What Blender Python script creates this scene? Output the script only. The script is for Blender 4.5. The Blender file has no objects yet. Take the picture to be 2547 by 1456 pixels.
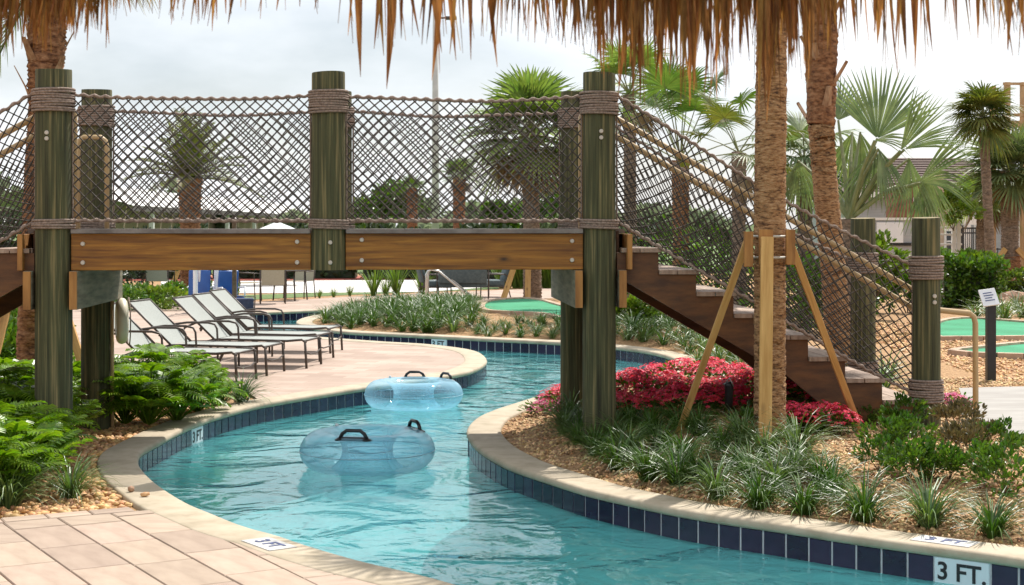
import bpy, bmesh, math, random
import numpy as np
from mathutils import Vector, Matrix, Quaternion
from mathutils.geometry import tessellate_polygon

random.seed(7)
SC = bpy.context.scene
COL = SC.collection
R = math.radians

# ------------------------------------------------------------------ camera, sky, sun, exposure
EYE = 1.75          # metres above the pool coping
FPX = 3900.0        # focal length in units of the 2547-wide picture
HZ, CX = 565.0, 1273.5
cam_d = bpy.data.cameras.new("camera")
cam = bpy.data.objects.new("camera", cam_d)
COL.objects.link(cam)
cam.location = (0, 0, EYE)
cam.rotation_euler = (R(90), 0, 0)
cam_d.sensor_width = 36.0
cam_d.lens = FPX / 2547.0 * 36.0
cam_d.shift_y = -(728.0 - HZ) / 2547.0
cam_d.clip_start = 0.05
cam_d.clip_end = 3000
cam_d.dof.use_dof = True
cam_d.dof.focus_distance = 12.0
cam_d.dof.aperture_fstop = 9.0
SC.camera = cam

SUN_DIR = Vector((0.34, 0.60, 1.0)).normalized()      # towards the sun
SUN_EL = math.asin(SUN_DIR.z)
SUN_AZ = math.atan2(SUN_DIR.x, SUN_DIR.y)
world = bpy.data.worlds.new("World")
SC.world = world
world.use_nodes = True
wn, wl = world.node_tree.nodes, world.node_tree.links
wn.clear()
w_out = wn.new("ShaderNodeOutputWorld")
w_bg = wn.new("ShaderNodeBackground")
w_bg.inputs["Strength"].default_value = 0.076
sky = wn.new("ShaderNodeTexSky")
sky.sky_type = 'NISHITA'
sky.sun_disc = False
sky.sun_elevation = SUN_EL
sky.sun_rotation = SUN_AZ
sky.air_density = 1.0
sky.dust_density = 1.5
tc = wn.new("ShaderNodeTexCoord")
w_map = wn.new("ShaderNodeMapping")
w_map.inputs["Scale"].default_value = (1.0, 1.0, 2.6)
w_map.inputs["Location"].default_value = (0.7, 0.3, 0.4)
w_no = wn.new("ShaderNodeTexNoise")
w_no.inputs["Scale"].default_value = 2.1
w_no.inputs["Detail"].default_value = 7
w_no.inputs["Roughness"].default_value = 0.52
w_cov = wn.new("ShaderNodeValToRGB")
w_cov.color_ramp.elements[0].position = 0.36
w_cov.color_ramp.elements[0].color = (0.25, 0.25, 0.25, 1)
w_cov.color_ramp.elements[1].position = 0.60
w_cov.color_ramp.elements[1].color = (1, 1, 1, 1)
w_no2 = wn.new("ShaderNodeTexNoise")
w_no2.inputs["Scale"].default_value = 3.4
w_no2.inputs["Detail"].default_value = 6
w_cr = wn.new("ShaderNodeValToRGB")
w_cr.color_ramp.elements[0].position = 0.36
w_cr.color_ramp.elements[0].color = (12.2, 12.8, 13.7, 1)
w_cr.color_ramp.elements[1].position = 0.60
w_cr.color_ramp.elements[1].color = (14.6, 14.8, 15.0, 1)
w_mix = wn.new("ShaderNodeMixRGB")
wl.new(tc.outputs["Generated"], w_map.inputs["Vector"])
wl.new(w_map.outputs["Vector"], w_no.inputs["Vector"])
wl.new(w_map.outputs["Vector"], w_no2.inputs["Vector"])
wl.new(w_no.outputs["Fac"], w_cov.inputs["Fac"])
wl.new(w_no2.outputs["Fac"], w_cr.inputs["Fac"])
wl.new(w_cov.outputs["Color"], w_mix.inputs["Fac"])
wl.new(sky.outputs["Color"], w_mix.inputs["Color1"])
wl.new(w_cr.outputs["Color"], w_mix.inputs["Color2"])
wl.new(w_mix.outputs["Color"], w_bg.inputs["Color"])
wl.new(w_bg.outputs["Background"], w_out.inputs["Surface"])

sun_d = bpy.data.lights.new("sun", 'SUN')
sun_d.energy = 5.0
sun_d.angle = R(0.5)
sun_d.color = (1.0, 0.95, 0.885)
sun = bpy.data.objects.new("sun", sun_d)
COL.objects.link(sun)
sun.rotation_euler = (-SUN_DIR).to_track_quat('-Z', 'Y').to_euler()
sun.location = (0, 0, 30)

SC.view_settings.view_transform = 'Standard'
SC.view_settings.look = 'None'
SC.view_settings.exposure = 0.32
SC.view_settings.gamma = 1.0
SC.view_settings.use_curve_mapping = False
SC.render.engine = 'CYCLES'
SC.cycles.max_bounces = 8
SC.cycles.transparent_max_bounces = 16
SC.cycles.caustics_reflective = False
SC.cycles.caustics_refractive = False
SC.cycles.use_denoising = True
SC.cycles.sample_clamp_indirect = 6.0


def G(px, py, z=0.0):
    """ground point (height z) that the photograph shows at px, py"""
    Y = FPX * (EYE - z) / (py - HZ)
    return Vector(((px - CX) * Y / FPX, Y, z))


def P(px, py, Y):
    return Vector(((px - CX) * Y / FPX, Y, EYE - (py - HZ) * Y / FPX))


# ------------------------------------------------------------------ scene helpers
class MB:
    def __init__(s):
        s.v, s.f = [], []

    def poly(s, pts):
        i = len(s.v)
        s.v += [tuple(p) for p in pts]
        s.f.append(tuple(range(i, i + len(pts))))

    def box(s, lo, hi, m=None):
        x0, y0, z0 = lo
        x1, y1, z1 = hi
        p = [(x0, y0, z0), (x1, y0, z0), (x1, y1, z0), (x0, y1, z0), (x0, y0, z1), (x1, y0, z1), (x1, y1, z1), (x0, y1, z1)]
        if m is not None:
            p = [tuple(m @ Vector(q)) for q in p]
        i = len(s.v)
        s.v += p
        for f in ((0, 3, 2, 1), (4, 5, 6, 7), (0, 1, 5, 4), (1, 2, 6, 5), (2, 3, 7, 6), (3, 0, 4, 7)):
            s.f.append(tuple(i + k for k in f))
        return s

    def tube(s, pts, rad, n=8, cap=True, closed=False):
        pts = [Vector(p) for p in pts]
        m = len(pts)
        if not hasattr(rad, '__len__'):
            rad = [rad] * m
        i0 = len(s.v)
        prev = None
        for k in range(m):
            if closed:
                t = pts[(k + 1) % m] - pts[k - 1]
            else:
                t = pts[min(k + 1, m - 1)] - pts[max(k - 1, 0)]
            if t.length < 1e-9:
                t = Vector((0, 0, 1))
            t.normalize()
            if prev is None:
                a = Vector((0, 0, 1)) if abs(t.z) < 0.9 else Vector((1, 0, 0))
                prev = a
            x = prev - t * prev.dot(t)
            if x.length < 1e-6:
                x = t.orthogonal()
            x.normalize()
            prev = x
            y = t.cross(x)
            for j in range(n):
                a = 2 * math.pi * j / n
                s.v.append(tuple(pts[k] + (x * math.cos(a) + y * math.sin(a)) * rad[k]))
        for k in range(m if closed else m - 1):
            k2 = (k + 1) % m
            for j in range(n):
                j2 = (j + 1) % n
                s.f.append((i0 + k * n + j, i0 + k * n + j2, i0 + k2 * n + j2, i0 + k2 * n + j))
        if cap and not closed:
            s.f.append(tuple(i0 + j for j in range(n))[::-1])
            s.f.append(tuple(i0 + (m - 1) * n + j for j in range(n)))
        return s

    def lathe(s, prof, c=(0, 0, 0), n=24):
        i0 = len(s.v)
        for r, z in prof:
            for j in range(n):
                a = 2 * math.pi * j / n
                s.v.append((c[0] + r * math.cos(a), c[1] + r * math.sin(a), c[2] + z))
        for k in range(len(prof) - 1):
            for j in range(n):
                j2 = (j + 1) % n
                s.f.append((i0 + k * n + j, i0 + k * n + j2, i0 + (k + 1) * n + j2, i0 + (k + 1) * n + j))
        s.f.append(tuple(i0 + j for j in range(n))[::-1])
        s.f.append(tuple(i0 + (len(prof) - 1) * n + j for j in range(n)))
        return s

    def prism(s, pts2, axis_fn, d0, d1):
        """polygon pts2 (a,b) swept between depths d0, d1; axis_fn(a,b,d) -> point. Concave allowed."""
        tri = tessellate_polygon([[Vector((a, b, 0)) for a, b in pts2]])
        n = len(pts2)
        i = len(s.v)
        s.v += [tuple(axis_fn(a, b, d0)) for a, b in pts2] + [tuple(axis_fn(a, b, d1)) for a, b in pts2]
        for t in tri:
            s.f.append((i + t[0], i + t[1], i + t[2]))
            s.f.append((i + n + t[2], i + n + t[1], i + n + t[0]))
        for k in range(n):
            k2 = (k + 1) % n
            s.f.append((i + k, i + k2, i + n + k2, i + n + k))
        return s

    def strip(s, pts, side, widths, fold=0.0, up=None):
        """leaf blade along pts, half-width vectors side*width, folded along its middle"""
        i0 = len(s.v)
        m = len(pts)
        for k in range(m):
            sd = side[k] if isinstance(side, list) else side
            c = pts[k]
            w = widths[k]
            u = (up if up is not None else Vector((0, 0, 1))) * (fold * w)
            s.v.append(tuple(c - sd * w + u))
            s.v.append(tuple(c))
            s.v.append(tuple(c + sd * w + u))
        for k in range(m - 1):
            a = i0 + 3 * k
            s.f.append((a, a + 1, a + 4, a + 3))
            s.f.append((a + 1, a + 2, a + 5, a + 4))
        return s

    def mesh(s, name, mat, smooth=False):
        me = bpy.data.meshes.new(name)
        me.from_pydata(s.v, [], s.f)
        if mat is not None:
            me.materials.append(mat)
        if smooth:
            me.polygons.foreach_set("use_smooth", [True] * len(me.polygons))
        me.update()
        return me

    def build(s, name, mat, parent=None, smooth=False, bevel=0.0, fix=False):
        me = s.mesh(name, mat, smooth)
        if fix or bevel:
            bm = bmesh.new()
            bm.from_mesh(me)
            bmesh.ops.recalc_face_normals(bm, faces=bm.faces)
            if bevel:
                ed = [e for e in bm.edges if len(e.link_faces) == 2 and e.calc_face_angle(0) > 0.6]
                bmesh.ops.bevel(bm, geom=ed, offset=bevel, segments=2, affect='EDGES', profile=0.5)
            bm.to_mesh(me)
            bm.free()
        return obj(name, me, parent)


def obj(name, me, parent=None, loc=None, rot=None, scale=None):
    o = bpy.data.objects.new(name, me)
    COL.objects.link(o)
    if parent is not None:
        o.parent = parent
    if loc is not None:
        o.location = loc
    if rot is not None:
        o.rotation_euler = rot
    if scale is not None:
        o.scale = scale if hasattr(scale, '__len__') else (scale,) * 3
    return o


def tag(o, label=None, cat=None, group=None, kind=None):
    if label:
        o["label"] = label
    if cat:
        o["category"] = cat
    if group:
        o["group"] = group
    if kind:
        o["kind"] = kind
    return o


def thing(name, label, cat, loc=(0, 0, 0), rz=0.0, group=None):
    o = bpy.data.objects.new(name, None)
    COL.objects.link(o)
    o.empty_display_size = 0.1
    o.location = loc
    o.rotation_euler = (0, 0, rz)
    return tag(o, label, cat, group)


def struct(o):
    o["kind"] = "structure"
    return o


def dup(root, loc, rz, label=None, scale=None):
    def cp(o, par):
        c = o.copy()
        COL.objects.link(c)
        if par is not None:
            c.parent = par
            c.matrix_parent_inverse = o.matrix_parent_inverse.copy()
        for ch in o.children:
            cp(ch, c)
        return c
    r = cp(root, None)
    r.location = loc
    r.rotation_euler = (0, 0, rz)
    if scale is not None:
        r.scale = (scale,) * 3 if not hasattr(scale, '__len__') else scale
    if label:
        r["label"] = label
    return r


# ------------------------------------------------------------------ materials
def new_mat(name):
    m = bpy.data.materials.new(name)
    m.use_nodes = True
    n, l = m.node_tree.nodes, m.node_tree.links
    n.clear()
    out = n.new("ShaderNodeOutputMaterial")
    return m, n, l, out


def ramp(n, stops):
    r = n.new("ShaderNodeValToRGB")
    e = r.color_ramp.elements
    while len(e) < len(stops):
        e.new(0.5)
    for k, (p, c) in enumerate(stops):
        e[k].position = p
        e[k].color = (*c, 1)
    return r


def mat(name, c1, c2=None, scale=8.0, stretch=(1, 1, 1), rough=0.7, bump=0.0, bscale=None, metal=0.0, spec=0.5,
        detail=6, lo=0.35, hi=0.65, rand=0.0, island=0.0, transl=0.0, tcol=None, bdist=0.01, coat=0.0, mid=None, distort=0.0):
    m, n, l, out = new_mat(name)
    b = n.new("ShaderNodeBsdfPrincipled")
    b.inputs["Roughness"].default_value = rough
    b.inputs["Metallic"].default_value = metal
    b.inputs["Specular IOR Level"].default_value = spec
    b.inputs["Coat Weight"].default_value = coat
    t = n.new("ShaderNodeTexCoord")
    mp = n.new("ShaderNodeMapping")
    mp.inputs["Scale"].default_value = stretch
    l.new(t.outputs["Object"], mp.inputs["Vector"])
    vec = mp.outputs["Vector"]
    col = None
    if c2 is not None:
        no = n.new("ShaderNodeTexNoise")
        no.inputs["Scale"].default_value = scale
        no.inputs["Detail"].default_value = detail
        no.inputs["Roughness"].default_value = 0.6
        no.inputs["Distortion"].default_value = distort
        l.new(vec, no.inputs["Vector"])
        st = [(lo, c1), (hi, c2)] if mid is None else [(lo, c1), ((lo + hi) / 2, mid), (hi, c2)]
        r = ramp(n, st)
        l.new(no.outputs["Fac"], r.inputs["Fac"])
        col = r.outputs["Color"]
    else:
        rgb = n.new("ShaderNodeRGB")
        rgb.outputs[0].default_value = (*c1, 1)
        col = rgb.outputs[0]
    if rand or island:
        hs = n.new("ShaderNodeHueSaturation")
        if island:
            g = n.new("ShaderNodeNewGeometry")
            src = g.outputs["Random Per Island"]
            amt = island
        else:
            oi = n.new("ShaderNodeObjectInfo")
            src = oi.outputs["Random"]
            amt = rand
        mr = n.new("ShaderNodeMapRange")
        mr.inputs["To Min"].default_value = 1 - amt
        mr.inputs["To Max"].default_value = 1 + amt
        l.new(src, mr.inputs["Value"])
        l.new(mr.outputs[0], hs.inputs["Value"])
        mh = n.new("ShaderNodeMapRange")
        mh.inputs["To Min"].default_value = 0.5 - amt * 0.04
        mh.inputs["To Max"].default_value = 0.5 + amt * 0.04
        ml = n.new("ShaderNodeMath")
        ml.operation = 'MULTIPLY'
        ml.inputs[1].default_value = 7.31
        fr = n.new("ShaderNodeMath")
        fr.operation = 'FRACT'
        l.new(src, ml.inputs[0])
        l.new(ml.outputs[0], fr.inputs[0])
        l.new(fr.outputs[0], mh.inputs["Value"])
        l.new(mh.outputs[0], hs.inputs["Hue"])
        l.new(col, hs.inputs["Color"])
        col = hs.outputs["Color"]
    l.new(col, b.inputs["Base Color"])
    if bump:
        nb = n.new("ShaderNodeTexNoise")
        nb.inputs["Scale"].default_value = bscale or scale * 2
        nb.inputs["Detail"].default_value = 5
        l.new(vec, nb.inputs["Vector"])
        bp = n.new("ShaderNodeBump")
        bp.inputs["Strength"].default_value = bump
        bp.inputs["Distance"].default_value = bdist
        l.new(nb.outputs["Fac"], bp.inputs["Height"])
        l.new(bp.outputs["Normal"], b.inputs["Normal"])
    sh = b.outputs[0]
    if transl:
        tr = n.new("ShaderNodeBsdfTranslucent")
        if tcol:
            mx = n.new("ShaderNodeMixRGB")
            mx.blend_type = 'MULTIPLY'
            mx.inputs["Fac"].default_value = 1.0
            mx.inputs["Color2"].default_value = (*tcol, 1)
            l.new(col, mx.inputs["Color1"])
            l.new(mx.outputs[0], tr.inputs["Color"])
        else:
            l.new(col, tr.inputs["Color"])
        ms = n.new("ShaderNodeMixShader")
        ms.inputs["Fac"].default_value = transl
        l.new(sh, ms.inputs[1])
        l.new(tr.outputs[0], ms.inputs[2])
        sh = ms.outputs[0]
    l.new(sh, out.inputs["Surface"])
    return m


M = {}
M['post'] = mat('weathered_post', (0.022, 0.022, 0.008), (0.29, 0.225, 0.10), 9, (4.5, 4.5, 0.13), 0.85, 0.9, 14, lo=0.3, hi=0.75, mid=(0.075, 0.078, 0.032))
M['post_top'] = mat('post_end_grain', (0.16, 0.13, 0.06), (0.30, 0.24, 0.12), 14, (1, 1, 1), 0.9, 0.4)
M['beam'] = mat('stained_beam', (0.11, 0.036, 0.004), (0.42, 0.19, 0.025), 4, (0.4, 5, 7), 0.6, 0.25, 6, lo=0.3, hi=0.72, mid=(0.26, 0.105, 0.012), distort=0.6)
M['beam_orange'] = mat('orange_timber', (0.24, 0.10, 0.02), (0.42, 0.20, 0.05), 4, (4, 4, 0.6), 0.6, 0.2, 6)
M['cap'] = mat('grey_treated_cap', (0.10, 0.09, 0.055), (0.25, 0.22, 0.15), 4, (5, 0.7, 5), 0.8, 0.3, 6)
M['deck'] = mat('deck_board', (0.12, 0.10, 0.09), (0.24, 0.21, 0.19), 5, (1, 6, 1), 0.75, 0.2, rand=0.2)
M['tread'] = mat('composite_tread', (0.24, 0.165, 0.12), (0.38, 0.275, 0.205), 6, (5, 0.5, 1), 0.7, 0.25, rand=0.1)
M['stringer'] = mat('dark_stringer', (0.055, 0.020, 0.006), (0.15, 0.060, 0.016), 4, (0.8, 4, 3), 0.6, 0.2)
M['rope'] = mat('brown_rope', (0.16, 0.115, 0.09), (0.34, 0.26, 0.21), 60, (1, 1, 1), 0.9, 0.6, 120, bdist=0.004)
M['net'] = mat('net_cord', (0.03, 0.025, 0.021), (0.095, 0.078, 0.062), 20, (1, 1, 1), 0.85)
M['pipe'] = mat('tan_painted_pipe', (0.42, 0.29, 0.14), (0.52, 0.37, 0.19), 3, (1, 1, 1), 0.4, spec=0.5)
M['bolt'] = mat('galvanised_bolt', (0.48, 0.44, 0.37), (0.62, 0.57, 0.5), 40, rough=0.55, metal=0.3)
M['stake'] = mat('new_lumber_stake', (0.43, 0.225, 0.06), (0.62, 0.37, 0.13), 4, (6, 6, 0.5), 0.7, 0.15, rand=0.12)
M['strap'] = mat('white_strap', (0.6, 0.57, 0.5), rough=0.6)
M['coping'] = mat('cast_coping', (0.34, 0.28, 0.19), (0.46, 0.385, 0.28), 5, rough=0.8, bump=0.25, bscale=90, bdist=0.003, mid=(0.415, 0.345, 0.245), detail=9)
M['grout'] = mat('pale_grout', (0.55, 0.52, 0.55), (0.66, 0.63, 0.64), 30, rough=0.8)
M['plaster'] = mat('pool_plaster', (0.66, 0.80, 0.82), (0.74, 0.86, 0.87), 2, rough=0.7)
M['white_tile'] = mat('white_marker_tile', (0.66, 0.72, 0.76), rough=0.25)
M['coping_plate'] = mat('worn_white_plate', (0.42, 0.41, 0.38), (0.55, 0.54, 0.51), 30, rough=0.6)
M['ink'] = mat('black_lettering', (0.01, 0.01, 0.012), rough=0.5)
M['blue_ink'] = mat('blue_lettering', (0.07, 0.09, 0.2), rough=0.5)
M['paver'] = mat('pink_paver', (0.29, 0.21, 0.155), (0.43, 0.33, 0.25), 2.2, (1, 3.5, 1), 0.8, 0.3, 70, bdist=0.003, rand=0.14, mid=(0.375, 0.28, 0.21), lo=0.28, hi=0.75, detail=9)
M['sand_joint'] = mat('joint_sand', (0.22, 0.16, 0.11), (0.32, 0.24, 0.17), 40, rough=0.95)
M['concrete'] = mat('grey_path_concrete', (0.28, 0.26, 0.235), (0.36, 0.34, 0.31), 1.6, (1, 3, 1), 0.85, 0.15, 60, bdist=0.003)
M['road'] = mat('pale_drive', (0.55, 0.52, 0.48), (0.66, 0.63, 0.6), 2, rough=0.85)
M['bare'] = mat('bed_gravel_ground', (0.15, 0.07, 0.028), (0.46, 0.29, 0.14), 26, rough=0.95, bump=1.0, bscale=40, bdist=0.02, mid=(0.36, 0.21, 0.095), lo=0.3, hi=0.7)
M['pebble'] = mat('river_pebble', (0.40, 0.18, 0.055), (0.64, 0.42, 0.2), 14, rough=0.7, island=0.42)
M['chip'] = mat('gravel_chip', (0.34, 0.17, 0.06), (0.66, 0.48, 0.26), 10, rough=0.8, island=0.55)
M['lawn'] = mat('lawn', (0.06, 0.11, 0.02), (0.13, 0.19, 0.05), 12, rough=0.9, bump=0.5, bscale=60)
M['turf'] = mat('putting_turf', (0.018, 0.20, 0.085), (0.035, 0.29, 0.14), 1.2, rough=0.9, bump=0.3, bscale=200)
M['kerb'] = mat('brick_edging', (0.40, 0.27, 0.18), (0.56, 0.42, 0.31), 5, rough=0.85, rand=0.15)
M['red_mulch'] = mat('red_mulch', (0.30, 0.06, 0.04), (0.45, 0.12, 0.08), 20, rough=0.95)
M['rock'] = mat('brown_boulder', (0.22, 0.12, 0.07), (0.48, 0.30, 0.19), 4, rough=0.85, bump=0.6, bscale=7, bdist=0.04)
M['thatch'] = mat('dry_thatch', (0.14, 0.066, 0.020), (0.42, 0.255, 0.10), 5, (8, 8, 0.8), 0.7, island=0.55, transl=0.5, tcol=(1.0, 0.8, 0.5))
M['thatch_solid'] = mat('thatch_mass', (0.12, 0.06, 0.02), (0.30, 0.16, 0.06), 5, (8, 1, 1), 0.9, 0.6)
M['bamboo'] = mat('eave_pole_wood', (0.20, 0.13, 0.06), (0.34, 0.24, 0.12), 4, (1, 6, 6), 0.7)
M['trunk'] = mat('palm_trunk', (0.07, 0.03, 0.014), (0.48, 0.29, 0.145), 5, (4, 4, 13), 0.9, 1.0, 8, bdist=0.02, mid=(0.34, 0.18, 0.075), lo=0.34, hi=0.64, detail=8)
M['trunk_red'] = mat('red_palm_trunk', (0.09, 0.035, 0.016), (0.38, 0.20, 0.10), 6, (2.5, 2.5, 5), 0.9, 1.0, 9, bdist=0.02, mid=(0.25, 0.115, 0.05))
M['trunk_grey'] = mat('grey_palm_trunk', (0.10, 0.07, 0.05), (0.30, 0.22, 0.16), 5, (3, 3, 6), 0.9, 1.0, 9, bdist=0.02)
M['boot'] = mat('palm_boot', (0.20, 0.095, 0.045), (0.46, 0.30, 0.18), 5, (3, 3, 1), 0.85, 0.4)
M['dry_leaf'] = mat('dry_palm_leaf', (0.19, 0.125, 0.06), (0.34, 0.26, 0.15), 4, rough=0.8, transl=0.3, island=0.25)
LT = (0.9, 1.0, 0.35)
M['fan'] = mat('fan_palm_leaf', (0.06, 0.12, 0.022), (0.15, 0.22, 0.06), 3, rough=0.45, transl=0.4, tcol=LT, island=0.3, spec=0.5)
M['fan_blue'] = mat('silver_palm_leaf', (0.10, 0.155, 0.065), (0.25, 0.31, 0.14), 3, rough=0.5, transl=0.3, tcol=(0.9, 1.0, 0.5), island=0.3)
M['fan_light'] = mat('pale_fan_leaf', (0.11, 0.18, 0.045), (0.25, 0.33, 0.11), 3, rough=0.45, transl=0.45, tcol=LT, island=0.3)
M['far_tree'] = mat('far_tree_leaf', (0.15, 0.19, 0.10), (0.27, 0.32, 0.18), 1, rough=0.7, transl=0.5, island=0.35)  # lightened leaf colour: distance haze is put into it
M['fan_dark'] = mat('dark_palm_leaf', (0.06, 0.095, 0.018), (0.19, 0.19, 0.045), 4, rough=0.5, transl=0.35, tcol=LT, island=0.35)
M['date'] = mat('feather_palm_leaf', (0.08, 0.12, 0.02), (0.19, 0.20, 0.05), 3, rough=0.45, transl=0.4, tcol=LT, island=0.3)
M['yellow_frond'] = mat('yellowing_frond', (0.30, 0.26, 0.08), (0.42, 0.38, 0.14), 4, rough=0.5, transl=0.45, island=0.25)
M['petiole'] = mat('palm_petiole', (0.12, 0.15, 0.05), (0.22, 0.22, 0.09), 6, (3, 3, 1), 0.5)
M['lily'] = mat('liriope_blade', (0.028, 0.085, 0.010), (0.10, 0.19, 0.03), 5, rough=0.40, transl=0.3, tcol=LT, island=0.4, spec=0.6)
M['lily_pale'] = mat('silvery_grass_blade', (0.06, 0.125, 0.035), (0.19, 0.27, 0.10), 5, rough=0.4, transl=0.3, tcol=LT, island=0.35)
M['xan'] = mat('lobed_leaf', (0.11, 0.23, 0.012), (0.24, 0.37, 0.03), 4, rough=0.28, transl=0.42, tcol=(0.9, 1.0, 0.25), island=0.35, spec=0.55)
M['shrub'] = mat('shrub_leaf', (0.045, 0.12, 0.012), (0.13, 0.22, 0.03), 4, rough=0.35, transl=0.35, tcol=LT, island=0.4)
M['shrub_lime'] = mat('lime_shrub_leaf', (0.09, 0.16, 0.015), (0.20, 0.28, 0.035), 4, rough=0.4, transl=0.4, tcol=LT, island=0.35)
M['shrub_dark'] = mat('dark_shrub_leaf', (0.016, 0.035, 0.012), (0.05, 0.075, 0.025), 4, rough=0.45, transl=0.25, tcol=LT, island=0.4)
M['shrub_red'] = mat('bronze_shrub_leaf', (0.07, 0.065, 0.02), (0.16, 0.12, 0.045), 4, rough=0.45, transl=0.3, island=0.4)
M['rush'] = mat('tall_grass_blade', (0.09, 0.17, 0.02), (0.18, 0.27, 0.05), 4, rough=0.5, transl=0.4, tcol=LT, island=0.35)
M['petal'] = mat('red_petal', (0.64, 0.018, 0.055), (0.88, 0.085, 0.15), 8, rough=0.5, transl=0.3, island=0.3)
M['petal_pink'] = mat('magenta_petal', (0.52, 0.04, 0.17), (0.75, 0.13, 0.30), 8, rough=0.5, transl=0.3, island=0.3)
M['twig'] = mat('twig_bark', (0.07, 0.045, 0.025), (0.14, 0.10, 0.06), 10, rough=0.9)
M['frame'] = mat('bronze_furniture_frame', (0.055, 0.042, 0.034), (0.085, 0.067, 0.054), 10, rough=0.45, metal=0.2)
M['sling'] = mat('white_sling_fabric', (0.28, 0.30, 0.275), (0.34, 0.355, 0.33), 60, rough=0.85, bump=0.2, bscale=300)
M['sling_tan'] = mat('tan_sling_fabric', (0.36, 0.33, 0.24), (0.44, 0.41, 0.31), 60, rough=0.85)
M['cushion'] = mat('slate_cushion', (0.075, 0.105, 0.115), (0.12, 0.155, 0.165), 20, rough=0.85)
M['navy'] = mat('navy_canvas', (0.02, 0.03, 0.07), (0.05, 0.065, 0.12), 10, rough=0.8)
M['blue'] = mat('blue_plastic', (0.015, 0.07, 0.27), (0.025, 0.10, 0.34), 5, rough=0.35)
M['white'] = mat('white_plastic', (0.74, 0.76, 0.78), (0.8, 0.81, 0.82), 5, rough=0.35)
M['cream'] = mat('cream_plastic', (0.66, 0.60, 0.46), (0.74, 0.68, 0.54), 5, rough=0.5)
M['black'] = mat('black_plastic', (0.008, 0.008, 0.009), (0.016, 0.016, 0.018), 10, rough=0.4)
M['steel'] = mat('brushed_steel', (0.55, 0.54, 0.52), (0.65, 0.64, 0.62), 20, rough=0.28, metal=0.85)
M['pole'] = mat('pale_pole', (0.48, 0.47, 0.44), (0.56, 0.55, 0.52), 4, rough=0.6)
M['wall_grey'] = mat('grey_siding', (0.34, 0.35, 0.36), (0.42, 0.43, 0.44), 2, (1, 1, 12), 0.8)
M['wall_tan'] = mat('tan_stucco', (0.42, 0.33, 0.24), (0.50, 0.40, 0.3), 3, rough=0.9)
M['roof'] = mat('brown_shingle', (0.085, 0.055, 0.045), (0.15, 0.10, 0.082), 8, (1, 1, 4), 0.9, 0.4, rand=0.2)
M['brick_red'] = mat('red_brown_wall', (0.16, 0.07, 0.04), (0.27, 0.13, 0.08), 6, rough=0.9)
M['trim'] = mat('white_trim', (0.68, 0.67, 0.64), (0.74, 0.73, 0.7), 3, rough=0.6)
M['glass'] = mat('window_glass', (0.03, 0.04, 0.05), rough=0.05, spec=0.8)
M['skin'] = mat('skin', (0.45, 0.27, 0.19), rough=0.6)
M['shirt'] = mat('white_shirt', (0.66, 0.67, 0.72), rough=0.9)
M['hair'] = mat('brown_hair', (0.05, 0.03, 0.02), rough=0.7)
M['canopy'] = mat('white_canopy', (0.74, 0.77, 0.76), rough=0.9, transl=0.2)
M['tower'] = mat('tan_tower_timber', (0.36, 0.22, 0.11), (0.52, 0.36, 0.2), 4, (4, 4, 0.6), 0.8)


def tile_material():
    m, n, l, out = new_mat('navy_glazed_tile')
    b = n.new("ShaderNodeBsdfPrincipled")
    t = n.new("ShaderNodeTexCoord")
    oi = n.new("ShaderNodeObjectInfo")
    no = n.new("ShaderNodeTexNoise")
    no.inputs["Scale"].default_value = 9
    l.new(t.outputs["Object"], no.inputs["Vector"])
    ad = n.new("ShaderNodeMath")
    ad.operation = 'ADD'
    ms = n.new("ShaderNodeMath")
    ms.operation = 'MULTIPLY_ADD'
    ms.inputs[1].default_value = 0.5
    ms.inputs[2].default_value = -0.25
    l.new(oi.outputs["Random"], ms.inputs[0])
    l.new(ms.outputs[0], ad.inputs[0])
    l.new(no.outputs["Fac"], ad.inputs[1])
    r = ramp(n, [(0.25, (0.008, 0.007, 0.026)), (0.75, (0.026, 0.018, 0.052))])
    l.new(ad.outputs[0], r.inputs["Fac"])
    l.new(r.outputs["Color"], b.inputs["Base Color"])
    b.inputs["Roughness"].default_value = 0.22
    l.new(b.outputs[0], out.inputs["Surface"])
    return m


M['tile'] = tile_material()


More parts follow.
